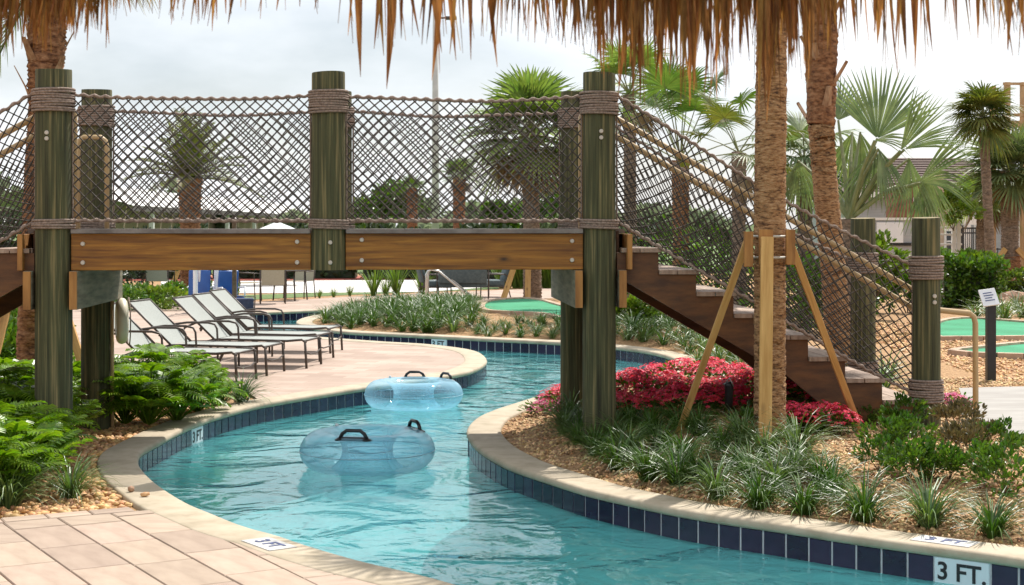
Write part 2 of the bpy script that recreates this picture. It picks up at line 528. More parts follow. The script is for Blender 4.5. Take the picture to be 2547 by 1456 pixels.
def water_material():
    m, n, l, out = new_mat('pool_water')
    t = n.new("ShaderNodeTexCoord")
    mp = n.new("ShaderNodeMapping")
    mp.inputs["Scale"].default_value = (1.0, 0.8, 1.0)
    mp.inputs["Rotation"].default_value = (0, 0, R(18))
    l.new(t.outputs["Object"], mp.inputs["Vector"])
    n1 = n.new("ShaderNodeTexNoise")
    n1.inputs["Scale"].default_value = 1.75
    n1.inputs["Detail"].default_value = 2.5
    n1.inputs["Distortion"].default_value = 0.9
    n2 = n.new("ShaderNodeTexNoise")
    n2.inputs["Scale"].default_value = 9.0
    n2.inputs["Detail"].default_value = 3
    n2.inputs["Distortion"].default_value = 0.5
    l.new(mp.outputs[0], n1.inputs["Vector"])
    l.new(mp.outputs[0], n2.inputs["Vector"])
    b1 = n.new("ShaderNodeBump")
    b1.inputs["Strength"].default_value = 1.0
    b1.inputs["Distance"].default_value = 0.055
    l.new(n1.outputs["Fac"], b1.inputs["Height"])
    b2 = n.new("ShaderNodeBump")
    b2.inputs["Strength"].default_value = 1.0
    b2.inputs["Distance"].default_value = 0.0075
    l.new(n2.outputs["Fac"], b2.inputs["Height"])
    l.new(b1.outputs[0], b2.inputs["Normal"])
    fr = n.new("ShaderNodeFresnel")
    fr.inputs["IOR"].default_value = 1.55
    l.new(b2.outputs[0], fr.inputs["Normal"])
    tr = n.new("ShaderNodeBsdfTransparent")
    tr.inputs["Color"].default_value = (0.54, 0.915, 0.925, 1)
    gl = n.new("ShaderNodeBsdfGlossy")
    gl.inputs["Roughness"].default_value = 0.03
    l.new(b2.outputs[0], gl.inputs["Normal"])
    tl = n.new("ShaderNodeBsdfTranslucent")
    tl.inputs["Color"].default_value = (0.42, 0.90, 0.92, 1)
    l.new(b2.outputs[0], tl.inputs["Normal"])
    body = n.new("ShaderNodeMixShader")
    body.inputs["Fac"].default_value = 0.5
    l.new(tr.outputs[0], body.inputs[1])
    l.new(tl.outputs[0], body.inputs[2])
    mx = n.new("ShaderNodeMixShader")
    l.new(fr.outputs[0], mx.inputs["Fac"])
    l.new(body.outputs[0], mx.inputs[1])
    l.new(gl.outputs[0], mx.inputs[2])
    l.new(mx.outputs[0], out.inputs["Surface"])
    return m


M['water'] = water_material()


def vinyl_material():
    m, n, l, out = new_mat('clear_blue_vinyl')
    lw = n.new("ShaderNodeLayerWeight")
    lw.inputs["Blend"].default_value = 0.5
    tr = n.new("ShaderNodeBsdfTransparent")
    tr.inputs["Color"].default_value = (0.84, 0.95, 0.985, 1)
    df = n.new("ShaderNodeBsdfDiffuse")
    df.inputs["Color"].default_value = (0.50, 0.76, 0.93, 1)
    tl = n.new("ShaderNodeBsdfTranslucent")
    tl.inputs["Color"].default_value = (0.50, 0.78, 0.94, 1)
    gl = n.new("ShaderNodeBsdfGlossy")
    gl.inputs["Roughness"].default_value = 0.06
    m0 = n.new("ShaderNodeMixShader")
    m0.inputs[0].default_value = 0.5
    l.new(df.outputs[0], m0.inputs[1])
    l.new(tl.outputs[0], m0.inputs[2])
    m1 = n.new("ShaderNodeMixShader")
    rr = n.new("ShaderNodeMapRange")
    rr.inputs["To Min"].default_value = 0.10
    rr.inputs["To Max"].default_value = 0.62
    l.new(lw.outputs["Facing"], rr.inputs["Value"])
    l.new(rr.outputs[0], m1.inputs[0])
    l.new(tr.outputs[0], m1.inputs[1])
    l.new(m0.outputs[0], m1.inputs[2])
    m2 = n.new("ShaderNodeMixShader")
    fr = n.new("ShaderNodeMath")
    fr.operation = 'POWER'
    fr.inputs[1].default_value = 5.0
    l.new(lw.outputs["Facing"], fr.inputs[0])
    fa = n.new("ShaderNodeMapRange")
    fa.inputs["To Min"].default_value = 0.035
    fa.inputs["To Max"].default_value = 0.5
    l.new(fr.outputs[0], fa.inputs["Value"])
    l.new(fa.outputs[0], m2.inputs[0])
    l.new(m1.outputs[0], m2.inputs[1])
    l.new(gl.outputs[0], m2.inputs[2])
    l.new(m2.outputs[0], out.inputs["Surface"])
    return m


M['vinyl'] = vinyl_material()


def brick_deck_material():
    m, n, l, out = new_mat('far_brick_pavers')
    t = n.new("ShaderNodeTexCoord")
    mp = n.new("ShaderNodeMapping")
    mp.inputs["Rotation"].default_value = (0, 0, R(12))
    l.new(t.outputs["Object"], mp.inputs["Vector"])
    br = n.new("ShaderNodeTexBrick")
    br.inputs["Scale"].default_value = 1.0
    br.inputs["Color1"].default_value = (0.345, 0.255, 0.20, 1)
    br.inputs["Color2"].default_value = (0.44, 0.34, 0.275, 1)
    br.inputs["Mortar"].default_value = (0.33, 0.24, 0.18, 1)
    br.inputs["Mortar Size"].default_value = 0.006
    br.inputs["Brick Width"].default_value = 0.46
    br.inputs["Row Height"].default_value = 0.23
    l.new(mp.outputs[0], br.inputs["Vector"])
    no = n.new("ShaderNodeTexNoise")
    no.inputs["Scale"].default_value = 1.2
    no.inputs["Detail"].default_value = 8
    l.new(t.outputs["Object"], no.inputs["Vector"])
    r = ramp(n, [(0.3, (0.82, 0.80, 0.78)), (0.7, (1.08, 1.07, 1.06))])
    l.new(no.outputs["Fac"], r.inputs["Fac"])
    mx = n.new("ShaderNodeMixRGB")
    mx.blend_type = 'MULTIPLY'
    mx.inputs["Fac"].default_value = 1
    l.new(br.outputs["Color"], mx.inputs["Color1"])
    l.new(r.outputs["Color"], mx.inputs["Color2"])
    b = n.new("ShaderNodeBsdfPrincipled")
    b.inputs["Roughness"].default_value = 0.85
    l.new(mx.outputs[0], b.inputs["Base Color"])
    l.new(b.outputs[0], out.inputs["Surface"])
    return m


M['brick_deck'] = brick_deck_material()


def add_knots(m, sx, sy, sz, dark):
    """scattered knots with a dark eye in sawn timber"""
    n, l = m.node_tree.nodes, m.node_tree.links
    b = next(x for x in n if x.type == 'BSDF_PRINCIPLED')
    src = b.inputs["Base Color"].links[0].from_socket
    t = n.new("ShaderNodeTexCoord")
    mp = n.new("ShaderNodeMapping")
    mp.inputs["Scale"].default_value = (sx, sy, sz)
    mp.inputs["Location"].default_value = (0.37, 0.0, 0.21)
    vo = n.new("ShaderNodeTexVoronoi")
    vo.inputs["Scale"].default_value = 1.0
    l.new(t.outputs["Object"], mp.inputs["Vector"])
    l.new(mp.outputs[0], vo.inputs["Vector"])
    r = ramp(n, [(0.03, (1, 1, 1)), (0.085, (0.35, 0.35, 0.35)), (0.16, (0, 0, 0))])
    l.new(vo.outputs["Distance"], r.inputs["Fac"])
    mx = n.new("ShaderNodeMixRGB")
    mx.inputs["Color2"].default_value = (*dark, 1)
    l.new(r.outputs["Color"], mx.inputs["Fac"])
    l.new(src, mx.inputs["Color1"])
    l.new(mx.outputs[0], b.inputs["Base Color"])


add_knots(M['beam'], 1.9, 1.0, 4.2, (0.035, 0.012, 0.003))
add_knots(M['stake'], 6.0, 6.0, 2.6, (0.10, 0.045, 0.015))
add_knots(M['post'], 4.5, 4.5, 1.3, (0.012, 0.012, 0.006))

# ------------------------------------------------------------------ the lazy river: bank line traced on the ground
LEFT = [(1079, 1456), (900, 1413), (764, 1373), (692, 1348), (609, 1325), (527, 1292), (461, 1263), (395, 1220), (359, 1187),
        (343, 1160), (352, 1134), (395, 1108), (445, 1081), (487, 1062), (543, 1042), (626, 1019), (692, 1006), (764, 994),
        (903, 972), (1020, 957), (1123, 940), (1169, 930), (1200, 916), (1211, 902), (1197, 886), (1169, 876), (1116, 868),
        (1046, 861), (959, 856), (861, 849), (798, 844), (720, 836), (640, 826), (570, 812), (530, 799), (545, 789), (600, 784),
        (721, 779), (806, 775), (950, 768), (1080, 763), (1170, 760)]
RIGHT = [(1165, 768), (1080, 772), (950, 778), (850, 783), (790, 788), (755, 795), (737, 804), (745, 812), (766, 818), (854, 830),
         (1029, 839), (1204, 848), (1403, 858), (1541, 870), (1618, 881), (1670, 895), (1690, 908), (1680, 920), (1640, 932),
         (1590, 942), (1500, 958), (1420, 974), (1348, 991), (1283, 1011), (1229, 1029), (1186, 1049), (1163, 1074), (1165, 1095),
         (1190, 1124), (1237, 1153), (1283, 1174), (1391, 1210), (1462, 1232), (1570, 1257), (1678, 1280), (1785, 1298),
         (1948, 1322), (2112, 1348), (2310, 1376), (2547, 1409)]
LIPZ = -0.04
ctrl = [Vector((5.2, 4.7)), Vector((3.7, 4.95)), Vector((2.4, 5.45)), Vector((1.3, 6.15)), Vector((0.4, 6.9))]
ctrl += [G(x, y, LIPZ).to_2d() for x, y in LEFT]
n_left = len(ctrl)
ctrl += [G(x, y, LIPZ).to_2d() for x, y in RIGHT]
ctrl += [Vector((3.45, 7.45)), Vector((4.4, 6.85)), Vector((5.3, 6.5)), Vector((5.7, 5.6))]


def catmull(pts, sub=14):
    out, src = [], []
    n = len(pts)
    for i in range(n):
        p0, p1, p2, p3 = pts[i - 1], pts[i], pts[(i + 1) % n], pts[(i + 2) % n]
        for k in range(sub):
            t = k / sub
            out.append(0.5 * ((2 * p1) + (p2 - p0) * t + (2 * p0 - 5 * p1 + 4 * p2 - p3) * t * t + (3 * p1 - p0 - 3 * p2 + p3) * t ** 3))
            src.append(i + t)
    return out, src


dense, dsrc = catmull(ctrl)
acc = [0.0]
for i in range(len(dense)):
    acc.append(acc[-1] + (dense[(i + 1) % len(dense)] - dense[i]).length)
TOTAL = acc[-1]
NB = int(TOTAL / 0.157)
DS = TOTAL / NB
BK, BSRC = [], []
j = 0
for i in range(NB):
    s = i * DS
    while acc[j + 1] < s:
        j += 1
    t = (s - acc[j]) / max(1e-9, acc[j + 1] - acc[j])
    BK.append(dense[j].lerp(dense[(j + 1) % len(dense)], t))
    BSRC.append(dsrc[j])
area = sum(BK[i].x * BK[(i + 1) % NB].y - BK[(i + 1) % NB].x * BK[i].y for i in range(NB))
sgn = 1 if area > 0 else -1
BN = []          # unit normals pointing away from the water
for i in range(NB):
    t = (BK[(i + 1) % NB] - BK[i - 1]).normalized()
    BN.append(Vector((t.y, -t.x)) * sgn)
BKn = np.array([(p.x, p.y) for p in BK])
BNn = np.array([(p.x, p.y) for p in BN])
BSn = np.array(BSRC)


def bank(x, y):
    """signed distance from the lip (positive on land) and whether the nearest bank is the right-hand one"""
    d = BKn - np.array((x, y))
    q = (d * d).sum(1)
    k = int(q.argmin())
    dist = math.sqrt(q[k])
    side = -(d[k] * BNn[k]).sum()
    return (dist if side > 0 else -dist), bool(BSn[k] >= n_left - 0.5), k


def inside(poly, x, y):
    r = False
    n = len(poly)
    for i in range(n):
        a, c = poly[i], poly[i - 1]
        if (a.y > y) != (c.y > y) and x < (c.x - a.x) * (y - a.y) / (c.y - a.y) + a.x:
            r = not r
    return r


def sstep(a, b, x):
    t = min(1, max(0, (x - a) / (b - a)))
    return t * t * (3 - 2 * t)


def gz(x, y):
    d, r, k = bank(x, y)
    if not r:
        return -0.02
    return -0.03 + 0.19 * sstep(0.22, 1.7, d)


def GG(px, py):
    """point of the actual ground surface seen at px, py"""
    z = 0.0
    for _ in range(8):
        g = G(px, py, z)
        z = 0.5 * z + 0.5 * gz(g.x, g.y)
    return G(px, py, z)


def off(o):
    return [BK[i] + BN[i] * o for i in range(NB)]


def sheet(name, rings, z, m, kind=True):
    polys = [[Vector((p[0], p[1], 0)) for p in r] for r in rings]
    tri = tessellate_polygon(polys)
    v = [(p[0], p[1], z) for r in rings for p in r]
    me = bpy.data.meshes.new(name)
    f = []
    for a, b, c in tri:
        pa, pb, pc = v[a], v[b], v[c]
        cr = (pb[0] - pa[0]) * (pc[1] - pa[1]) - (pb[1] - pa[1]) * (pc[0] - pa[0])
        f.append((a, b, c) if cr > 0 else (a, c, b))
    me.from_pydata(v, [], f)
    me.materials.append(m)
    me.update()
    o = obj(name, me)
    if kind:
        struct(o)
    return o


far = 900.0
ground = sheet("ground", [[(-far, -60), (far, -60), (far, far), (-far, far)], off(0.16)], -0.035, M['bare'])
water = sheet("pool_water", [off(0.018)], -0.195, M['water'])
floor_o = sheet("pool_floor", [off(0.02)], -1.05, M['plaster'])
b = MB()
ow = off(0.02)
for i in range(NB):
    p, q = ow[i], ow[(i + 1) % NB]
    b.poly([(p.x, p.y, -1.05), (q.x, q.y, -1.05), (q.x, q.y, -0.215), (p.x, p.y, -0.215)])
wall = struct(b.build("pool_wall", M['plaster'], fix=True))
b = MB()
for i in range(NB):
    p, q = ow[i], ow[(i + 1) % NB]
    b.poly([(p.x, p.y, -0.215), (q.x, q.y, -0.215), (q.x, q.y, -0.04), (p.x, p.y, -0.04)])
b.build("grout_band", M['grout'], wall, fix=True)
prof = [(0.022, -0.058), (0.006, -0.054), (-0.001, -0.042), (-0.003, -0.026), (0.002, -0.012), (0.012, -0.003), (0.026, 0.0),
        (0.278, 0.0), (0.292, -0.006), (0.297, -0.018), (0.297, -0.06)]
b = MB()
for i in range(NB):
    for o_, z_ in prof:
        p = BK[i] + BN[i] * o_
        b.v.append((p.x, p.y, z_))
m_ = len(prof)
for i in range(NB):
    i2 = (i + 1) % NB
    for k in range(m_ - 1):
        b.f.append((i * m_ + k, i2 * m_ + k, i2 * m_ + k + 1, i * m_ + k + 1))
struct(b.build("coping", M['coping'], smooth=True, fix=True))

# waterline tiles, each one a piece of the pool wall
def chamfer_tile(w, h, t, m, name, c=0.004):
    q = MB()
    x, z = w / 2, h / 2
    ring0 = [(-x, 0, -z), (x, 0, -z), (x, 0, z), (-x, 0, z)]
    ring1 = [(-x, -t + c, -z), (x, -t + c, -z), (x, -t + c, z), (-x, -t + c, z)]
    ring2 = [(-x + c, -t, -z + c), (x - c, -t, -z + c), (x - c, -t, z - c), (-x + c, -t, z - c)]
    q.v = ring0 + ring1 + ring2
    for r_ in (0, 4):
        for k in range(4):
            k2 = (k + 1) % 4
            q.f.append((r_ + k, r_ + k2, r_ + 4 + k2, r_ + 4 + k))
    q.f.append((8, 9, 10, 11))
    return q.mesh(name, m)


tile_me = chamfer_tile(DS - 0.013, 0.152, 0.007, M['tile'], "tile", 0.003)
marker_me = chamfer_tile(2 * DS - 0.006, 0.156, 0.012, M['white_tile'], "depth_marker")


def text_mesh(txt, size, m, ext=0.0015):
    cu = bpy.data.curves.new("lettering", 'FONT')
    cu.body = txt
    cu.size = size
    cu.align_x = 'CENTER'
    cu.align_y = 'CENTER'
    cu.extrude = ext
    cu.offset = size * 0.018
    t_ = bpy.data.objects.new("lettering_tmp", cu)
    COL.objects.link(t_)
    dg = bpy.context.evaluated_depsgraph_get()
    me = bpy.data.meshes.new_from_object(t_.evaluated_get(dg))
    bpy.data.objects.remove(t_)
    me.materials.clear()
    me.materials.append(m)
    return me


depth_me = text_mesh("3 FT.", 0.135, M['ink'])
marks = set()
mark_at = []
for px, py in ((2376, 1388), (490, 1062), (1106, 842)):
    g_ = G(px, py, LIPZ).to_2d()
    k = int((((BKn - np.array((g_.x, g_.y))) ** 2).sum(1)).argmin())
    marks.update((k - 1, k))
    mark_at.append(k)
rest = MB()
n_tiles = 0
for i in range(NB):
    if i in marks:
        continue
    c = (BK[i] + BK[(i + 1) % NB]) / 2 + (BN[i] + BN[(i + 1) % NB]).normalized() * 0.02
    nn = (BN[i] + BN[(i + 1) % NB]).normalized()
    rz = math.atan2(nn.y, nn.x) - math.pi / 2
    to_cam = -c
    sx = CX + FPX * c.x / max(c.y, 0.5)
    if to_cam.dot(-nn) > 0.02 * c.length and -60 < sx < 2640 and 5 < c.y < 36.5 and n_tiles < 296:
        obj("tile", tile_me, wall, (c.x, c.y, -0.134), (0, 0, rz))
        n_tiles += 1
    else:
        mt = Matrix.Translation((c.x, c.y, -0.134)) @ Matrix.Rotation(rz, 4, 'Z')
        rest.box((-DS / 2 + 0.004, -0.012, -0.076), (DS / 2 - 0.004, 0.0, 0.076), mt)
tag(rest.build("tile_band", M['tile'], wall), kind="stuff")
for k in mark_at:
    c = BK[k] + BN[k] * 0.02
    rz = math.atan2(BN[k].y, BN[k].x) - math.pi / 2
    mk = obj("depth_marker", marker_me, wall, (c.x, c.y, -0.134), (0, 0, rz))
    obj("lettering", depth_me, mk, (0.0, -0.0132, 0.0), (R(90), 0, 0))
for (px, py, m, flip) in ((640, 1352, M['blue_ink'], 0), (2372, 1352, M['blue_ink'], 1)):
    g_ = G(px, py, 0)
    d_, r_, k = bank(g_.x, g_.y)
    c = BK[k] + BN[k] * 0.165
    rz = math.atan2(BN[k].y, BN[k].x) - math.pi / 2 + (math.pi if flip == 2 else 0)
    q = MB().box((-0.17, -0.085, 0.0), (0.17, 0.085, 0.004))
    mk = tag(q.build("coping_depth_marker", M['coping_plate']), "white depth marker tile set in the " + ("near left" if not flip else "near right") + " coping", "marker", "depth markers on the coping")
    mk.location = (c.x, c.y, 0.0005)
    mk.rotation_euler = (0, 0, rz)
    obj("lettering", text_mesh("3 FT", 0.12, m), mk, (0, 0, 0.0055), (0, 0, 0 if flip else math.pi))

# ------------------------------------------------------------------ decks
def clip_half(poly, p0, nrm, o_):
    out = []
    n = len(poly)
    for i in range(n):
        a, c = poly[i], poly[(i + 1) % n]
        da, dc = (a - p0).dot(nrm) - o_, (c - p0).dot(nrm) - o_
        if da >= 0:
            out.append(a)
        if da * dc < 0:
            out.append(a.lerp(c, da / (da - dc)))
    return out


def slab(poly, z0, z1, ch=0.006):
    """low block over a convex 2-D polygon with chamfered top edge"""
    n = len(poly)
    cen = sum(poly, Vector((0, 0))) / n
    q = MB()
    ins = []
    for p in poly:
        d = cen - p
        ins.append(p + d * min(0.3, ch * 1.4 / max(d.length, 1e-6)))
    q.v = [(p.x, p.y, z0) for p in poly] + [(p.x, p.y, z1 - ch) for p in poly] + [(p.x, p.y, z1) for p in ins]
    for r_ in (0, n):
        for k in range(n):
            k2 = (k + 1) % n
            q.f.append((r_ + k, r_ + k2, r_ + n + k2, r_ + n + k))
    q.f.append(tuple(range(2 * n, 3 * n)))
    return q


GE0, GE1 = G(0, 1287).to_2d(), G(332, 1259).to_2d()      # edge between gravel bed and paver deck
gdir = (GE1 - GE0).normalized()
gnrm = Vector((gdir.y, -gdir.x))                          # towards the camera
lb = [i for i in range(NB) if BSRC[i] < n_left]
near_edge = [BK[i] + BN[i] * 0.15 for i in lb if BSRC[i] < 14]
near_poly = [Vector((-9, 3.0)), Vector((5.4, 3.0))] + [p for p in near_edge if (p - GE0).dot(gnrm) > -0.05]
e_far = GE0 - gdir * 5.5
near_poly += [GE1 + gdir * 0.12, e_far]
deck = sheet("paver_deck", [near_poly], -0.030, M['sand_joint'])
ang = R(-59.5)
du, dv = Vector((math.cos(ang), math.sin(ang))), Vector((-math.sin(ang), math.cos(ang)))
RW, RL = 0.32, 0.62
paver_me = slab([Vector((-RL / 2 + .004, -RW / 2 + .004)), Vector((RL / 2 - .004, -RW / 2 + .004)), Vector((RL / 2 - .004, RW / 2 - .004)), Vector((-RL / 2 + .004, RW / 2 - .004))], 0, 0.024).mesh("paver", M['paver'])
org = Vector((-2.18, 9.137))
for r_ in range(-16, 17):
    shift = random.random() * RL
    for c_ in range(-9, 14):
        cen = org + dv * ((r_ + 0.5) * RW) + du * (c_ * RL + shift)
        if cen.y < 5.2 or cen.y > 10.6 or cen.x < -4.6 or cen.x > 2.6:
            continue
        bd_, br_, _k = bank(cen.x, cen.y)
        if br_ or bd_ < -0.45:
            continue
        poly = [cen + du * (a * (RL / 2 - .004)) + dv * (e * (RW / 2 - .004)) for a, e in ((-1, -1), (1, -1), (1, 1), (-1, 1))]
        full = poly
        if min((p - GE0).dot(gnrm) for p in poly) < 0.33:
            poly = clip_half(poly, GE0, gnrm, 0.162)
        dd = min(bank(p.x, p.y)[0] for p in full)
        if dd < 0.2 and len(poly) > 2:
            for p in list(full) + [cen]:
                k = bank(p.x, p.y)[2]
                if len(poly) > 2:
                    poly = clip_half(poly, BK[k], BN[k], 0.2)
        if len(poly) < 3:
            continue
        jz = random.uniform(-0.0015, 0.0015)
        if poly is full:
            obj("paver", paver_me, deck, (cen.x, cen.y, -0.029 + jz), (0, 0, ang))
        else:
            a_ = abs(sum(poly[i].x * poly[(i + 1) % len(poly)].y - poly[(i + 1) % len(poly)].x * poly[i].y for i in range(len(poly)))) / 2
            if a_ < 0.002:
                continue
            obj("paver", slab([p - cen for p in poly], 0, 0.024).mesh("paver", M['paver']), deck, (cen.x, cen.y, -0.029 + jz))
border_me = slab([Vector((-.128, -.075)), Vector((.128, -.075)), Vector((.128, .075)), Vector((-.128, .075))], 0, 0.026).mesh("border_paver", M['paver'])
for k in range(-12, 5):
    c_ = GE0 + gdir * (k * 0.262 + 0.13) + gnrm * 0.08
    if bank(c_.x, c_.y)[0] > 0.3:
        obj("border_paver", border_me, deck, (c_.x, c_.y, -0.028), (0, 0, math.atan2(gdir.y, gdir.x)))

# far sunning deck (the loungers' peninsula and the deck round the far channel)
dl = [BK[i] + BN[i] * 0.15 for i in lb if 5 + 15.6 < BSRC[i] < 5 + 41.2]
outer = [G(x, y).to_2d() for x, y in ((1200, 752), (1400, 742), (1400, 716), (1240, 721), (1050, 729), (850, 738), (720, 746), (585, 752),
                                      (420, 753), (250, 757), (0, 760), (-200, 770), (-220, 812), (60, 830), (190, 850), (240, 890), (330, 905), (480, 925), (600, 962), (640, 990))]
sheet("sun_deck", [dl + outer], -0.010, M['brick_deck'])
sheet("lawn", [[G(x, y).to_2d() for x, y in ((-300, 762), (250, 751), (585, 745), (850, 732), (1050, 724), (1240, 717), (1240, 712), (850, 725), (585, 732), (-300, 740))]], -0.026, M['lawn'])
sheet("drive", [[G(x, y).to_2d() for x, y in ((400, 728), (700, 727), (1060, 724), (1240, 711), (1240, 693), (700, 697), (400, 699))]], -0.022, M['road'])
sheet("mulch_strip", [[G(x, y).to_2d() for x, y in ((-400, 698), (700, 696), (1240, 692), (1240, 685), (-400, 687))]], -0.018, M['red_mulch'])
lawn_far = sheet("far_lawn", [[(-400, 60), (400, 60), (400, 420), (-400, 420)]], -0.030, M['lawn'])

# raised planting bed on the right bank
xs = np.arange(-5.0, 15.01, 0.14)
ys = np.arange(7.0, 37.0, 0.16)
idx = {}
b = MB()
zz = {}
for ix, x in enumerate(xs):
    for iy, y in enumerate(ys):
        if abs(x) > 0.36 * y + 2.2:
            continue
        d, r, k = bank(x, y)
        if r and d > 0.10:
            zz[(ix, iy)] = -0.03 + 0.19 * sstep(0.22, 1.7, d) + (random.uniform(-0.008, 0.008) if d > 0.35 else 0)
for (ix, iy), z in zz.items():
    idx[(ix, iy)] = len(b.v)
    b.v.append((xs[ix], ys[iy], z))
for (ix, iy) in zz:
    q = [(ix, iy), (ix + 1, iy), (ix + 1, iy + 1), (ix, iy + 1)]
    if all(k in idx for k in q):
        b.f.append(tuple(idx[k] for k in q))
struct(b.build("planting_bed", M['bare'], smooth=True))

# grey concrete path at the foot of the stair
pp = [G(x, y, 0.17) for x, y in ((2385, 966), (2480, 963), (2620, 961), (2900, 960), (2950, 1140), (2640, 1110), (2547, 1096), (2500, 1080), (2462, 1062), (2430, 1040), (2400, 1005))]
struct(MB().prism([(p.x, p.y) for p in pp], lambda a, e, d: (a, e, d), 0.05, 0.172).build("path", M['concrete'], fix=True))


# putting greens with brick edging
GREENS = []


def green(pts, z, label, name="putting_green"):
    cl, _ = catmull([G(x, y, z).to_2d() for x, y in pts], 8)
    GREENS.append(cl)
    z += 0.03
    root = thing(name, label, "putting green", (0, 0, 0))
    struct(root)
    MB().prism([(p.x, p.y) for p in cl], lambda a, e, d: (a, e, d), z - 0.12, z + 0.02).build("turf", M['turf'], root, fix=True)
    ln = sum((cl[(i + 1) % len(cl)] - cl[i]).length for i in range(len(cl)))
    n = min(int(ln / 0.3), 220)
    step = ln / n
    bm_ = MB().box((-step / 2 + 0.006, -0.06, -0.1), (step / 2 - 0.006, 0.06, 0.05)).mesh("edging_brick", M['kerb'])
    a_, k = 0.0, 0
    for i in range(len(cl)):
        p, q = cl[i], cl[(i + 1) % len(cl)]
        l_ = (q - p).length
        while k * step < a_ + l_ and k < n:
            t_ = (k * step - a_) / l_
            c_ = p.lerp(q, t_)
            obj("edging_brick", bm_, root, (c_.x, c_.y, z), (0, 0, math.atan2(q.y - p.y, q.x - p.x)))
            k += 1
        a_ += l_
    return root


green([(1198, 770), (1215, 756), (1290, 749), (1345, 753), (1395, 767), (1450, 778), (1530, 782), (1560, 795), (1480, 806), (1400, 800), (1350, 789), (1260, 784), (1210, 780)], 0.14,
      "kidney shaped green putting surface behind the liriope bed on the island")
green([(1560, 775), (1640, 770), (1720, 776), (1700, 795), (1600, 798), (1545, 790)], 0.14, "small green putting surface seen under the stair")
green([(2330, 812), (2400, 800), (2500, 806), (2600, 815), (2700, 830), (2700, 848), (2547, 849), (2400, 850), (2325, 846)], 0.15,
      "long green putting surface to the right of the stair's bottom post, beyond the gravel strip")
green([(2375, 884), (2450, 874), (2547, 864), (2700, 856), (2700, 902), (2547, 896), (2430, 892)], 0.15,
      "pointed green putting surface nearest the path at the right edge")

# ------------------------------------------------------------------ the footbridge
BL = P(133, 300, 12.1)
BRr = P(1490, 300, 12.4)
BLEN = math.hypot(BRr.x - BL.x, BRr.y - BL.y)
BANG = math.atan2(BRr.y - BL.y, BRr.x - BL.x)
bridge = thing("footbridge", "timber footbridge with rope net sides and stairs crossing the lazy river", "bridge", (BL.x, BL.y, 0), BANG)
BU, BV = Vector((math.cos(BANG), math.sin(BANG), 0)), Vector((-math.sin(BANG), math.cos(BANG), 0))


def uof(px, v):
    """local u of the point that appears at column px on the line v = const"""
    t = (px - CX) / FPX
    ox, oy = BL.x + BV.x * v, BL.y + BV.y * v
    return (t * oy - ox) / (BU.x - t * BU.y)


def zof(py, u, v):
    Y = BL.y + BU.y * u + BV.y * v
    return EYE - (py - HZ) * Y / FPX


BW = 1.72
DECK = 1.735
UM = uof(817, 0)
UE = BLEN


def bolt(u, v, z, parent, r=0.017):
    q = MB().lathe([(r, 0), (r, 0.008), (r * 0.8, 0.014)], n=10)
    o = q.build("bolt", M['bolt'], parent)
    o.location = (u, v, z)
    o.rotation_euler = (R(90), 0, 0)
    return o


def post(u, v, z0, z1, r, wraps=(), bolts=(), taper=0.96, label=None, low_r=None):
    n, rings = 28, []
    hs = [z0, z0 + 0.4 * (z1 - z0), z0 + 0.7 * (z1 - z0), z1 - 0.012, z1]
    q = MB()
    for k, z in enumerate(hs):
        rr = r * (1.02 - 0.04 * (z - z0) / (z1 - z0)) * (0.985 if k == len(hs) - 1 else 1)
        for j in range(n):
            a = 2 * math.pi * j / n
            w = 1 + 0.012 * math.sin(3 * a + u * 5) + 0.008 * math.sin(5 * a + v * 7 + u)
            q.v.append((u + rr * w * math.cos(a), v + rr * w * math.sin(a), z + (0.006 * math.sin(a + u) if k >= 3 else 0)))
    for k in range(len(hs) - 1):
        for j in range(n):
            j2 = (j + 1) % n
            q.f.append((k * n + j, k * n + j2, (k + 1) * n + j2, (k + 1) * n + j))
    o = q.build("post", M['post'], bridge, smooth=True)
    e = MB()
    e.poly([q.v[(len(hs) - 1) * n + j] for j in range(n)])
    e.build("end_grain", M['post_top'], o)
    for (za, zb) in wraps:
        cnt = max(3, int(round((zb - za) / 0.021)))
        w = MB()
        for k in range(cnt):
            z = za + (k + 0.5) * (zb - za) / cnt
            tilt = random.uniform(-0.006, 0.006)
            rr = r * 1.0 + 0.016 + random.uniform(-0.002, 0.004)
            w.tube([(u + rr * math.cos(t * math.pi / 16), v + rr * math.sin(t * math.pi / 16), z + tilt * math.cos(t * math.pi / 16)) for t in range(32)], 0.0105, 6, closed=True)
        w.build("rope_wrap", M['rope'], o, smooth=True)
    for (bu, bz) in bolts:
        bolt(u + bu, v - r - 0.001, bz, o)
    if label:
        o["label"] = label
    return o


WT = (2.635, 2.815)
WB = (1.735, 1.81)
post(0, 0, -0.1, 2.965, 0.140, (WT, WB), ((-0.02, 2.47), (-0.02, 2.425)))
post(UM, 0, 1.415, 2.955, 0.132, (WT, WB), ((0.02, 1.63), (0.02, 1.475)))
post(UE, 0, 0.0, 2.965, 0.130, (WT, WB), ((0.0, 2.5), (0.0, 2.45)))
post(0, BW, -0.1, 2.96, 0.134, (WT, WB))
post(UM, BW, 1.415, 2.95, 0.130, (WT, WB))
post(UE, BW, 0.0, 2.96, 0.130, (WT, WB))

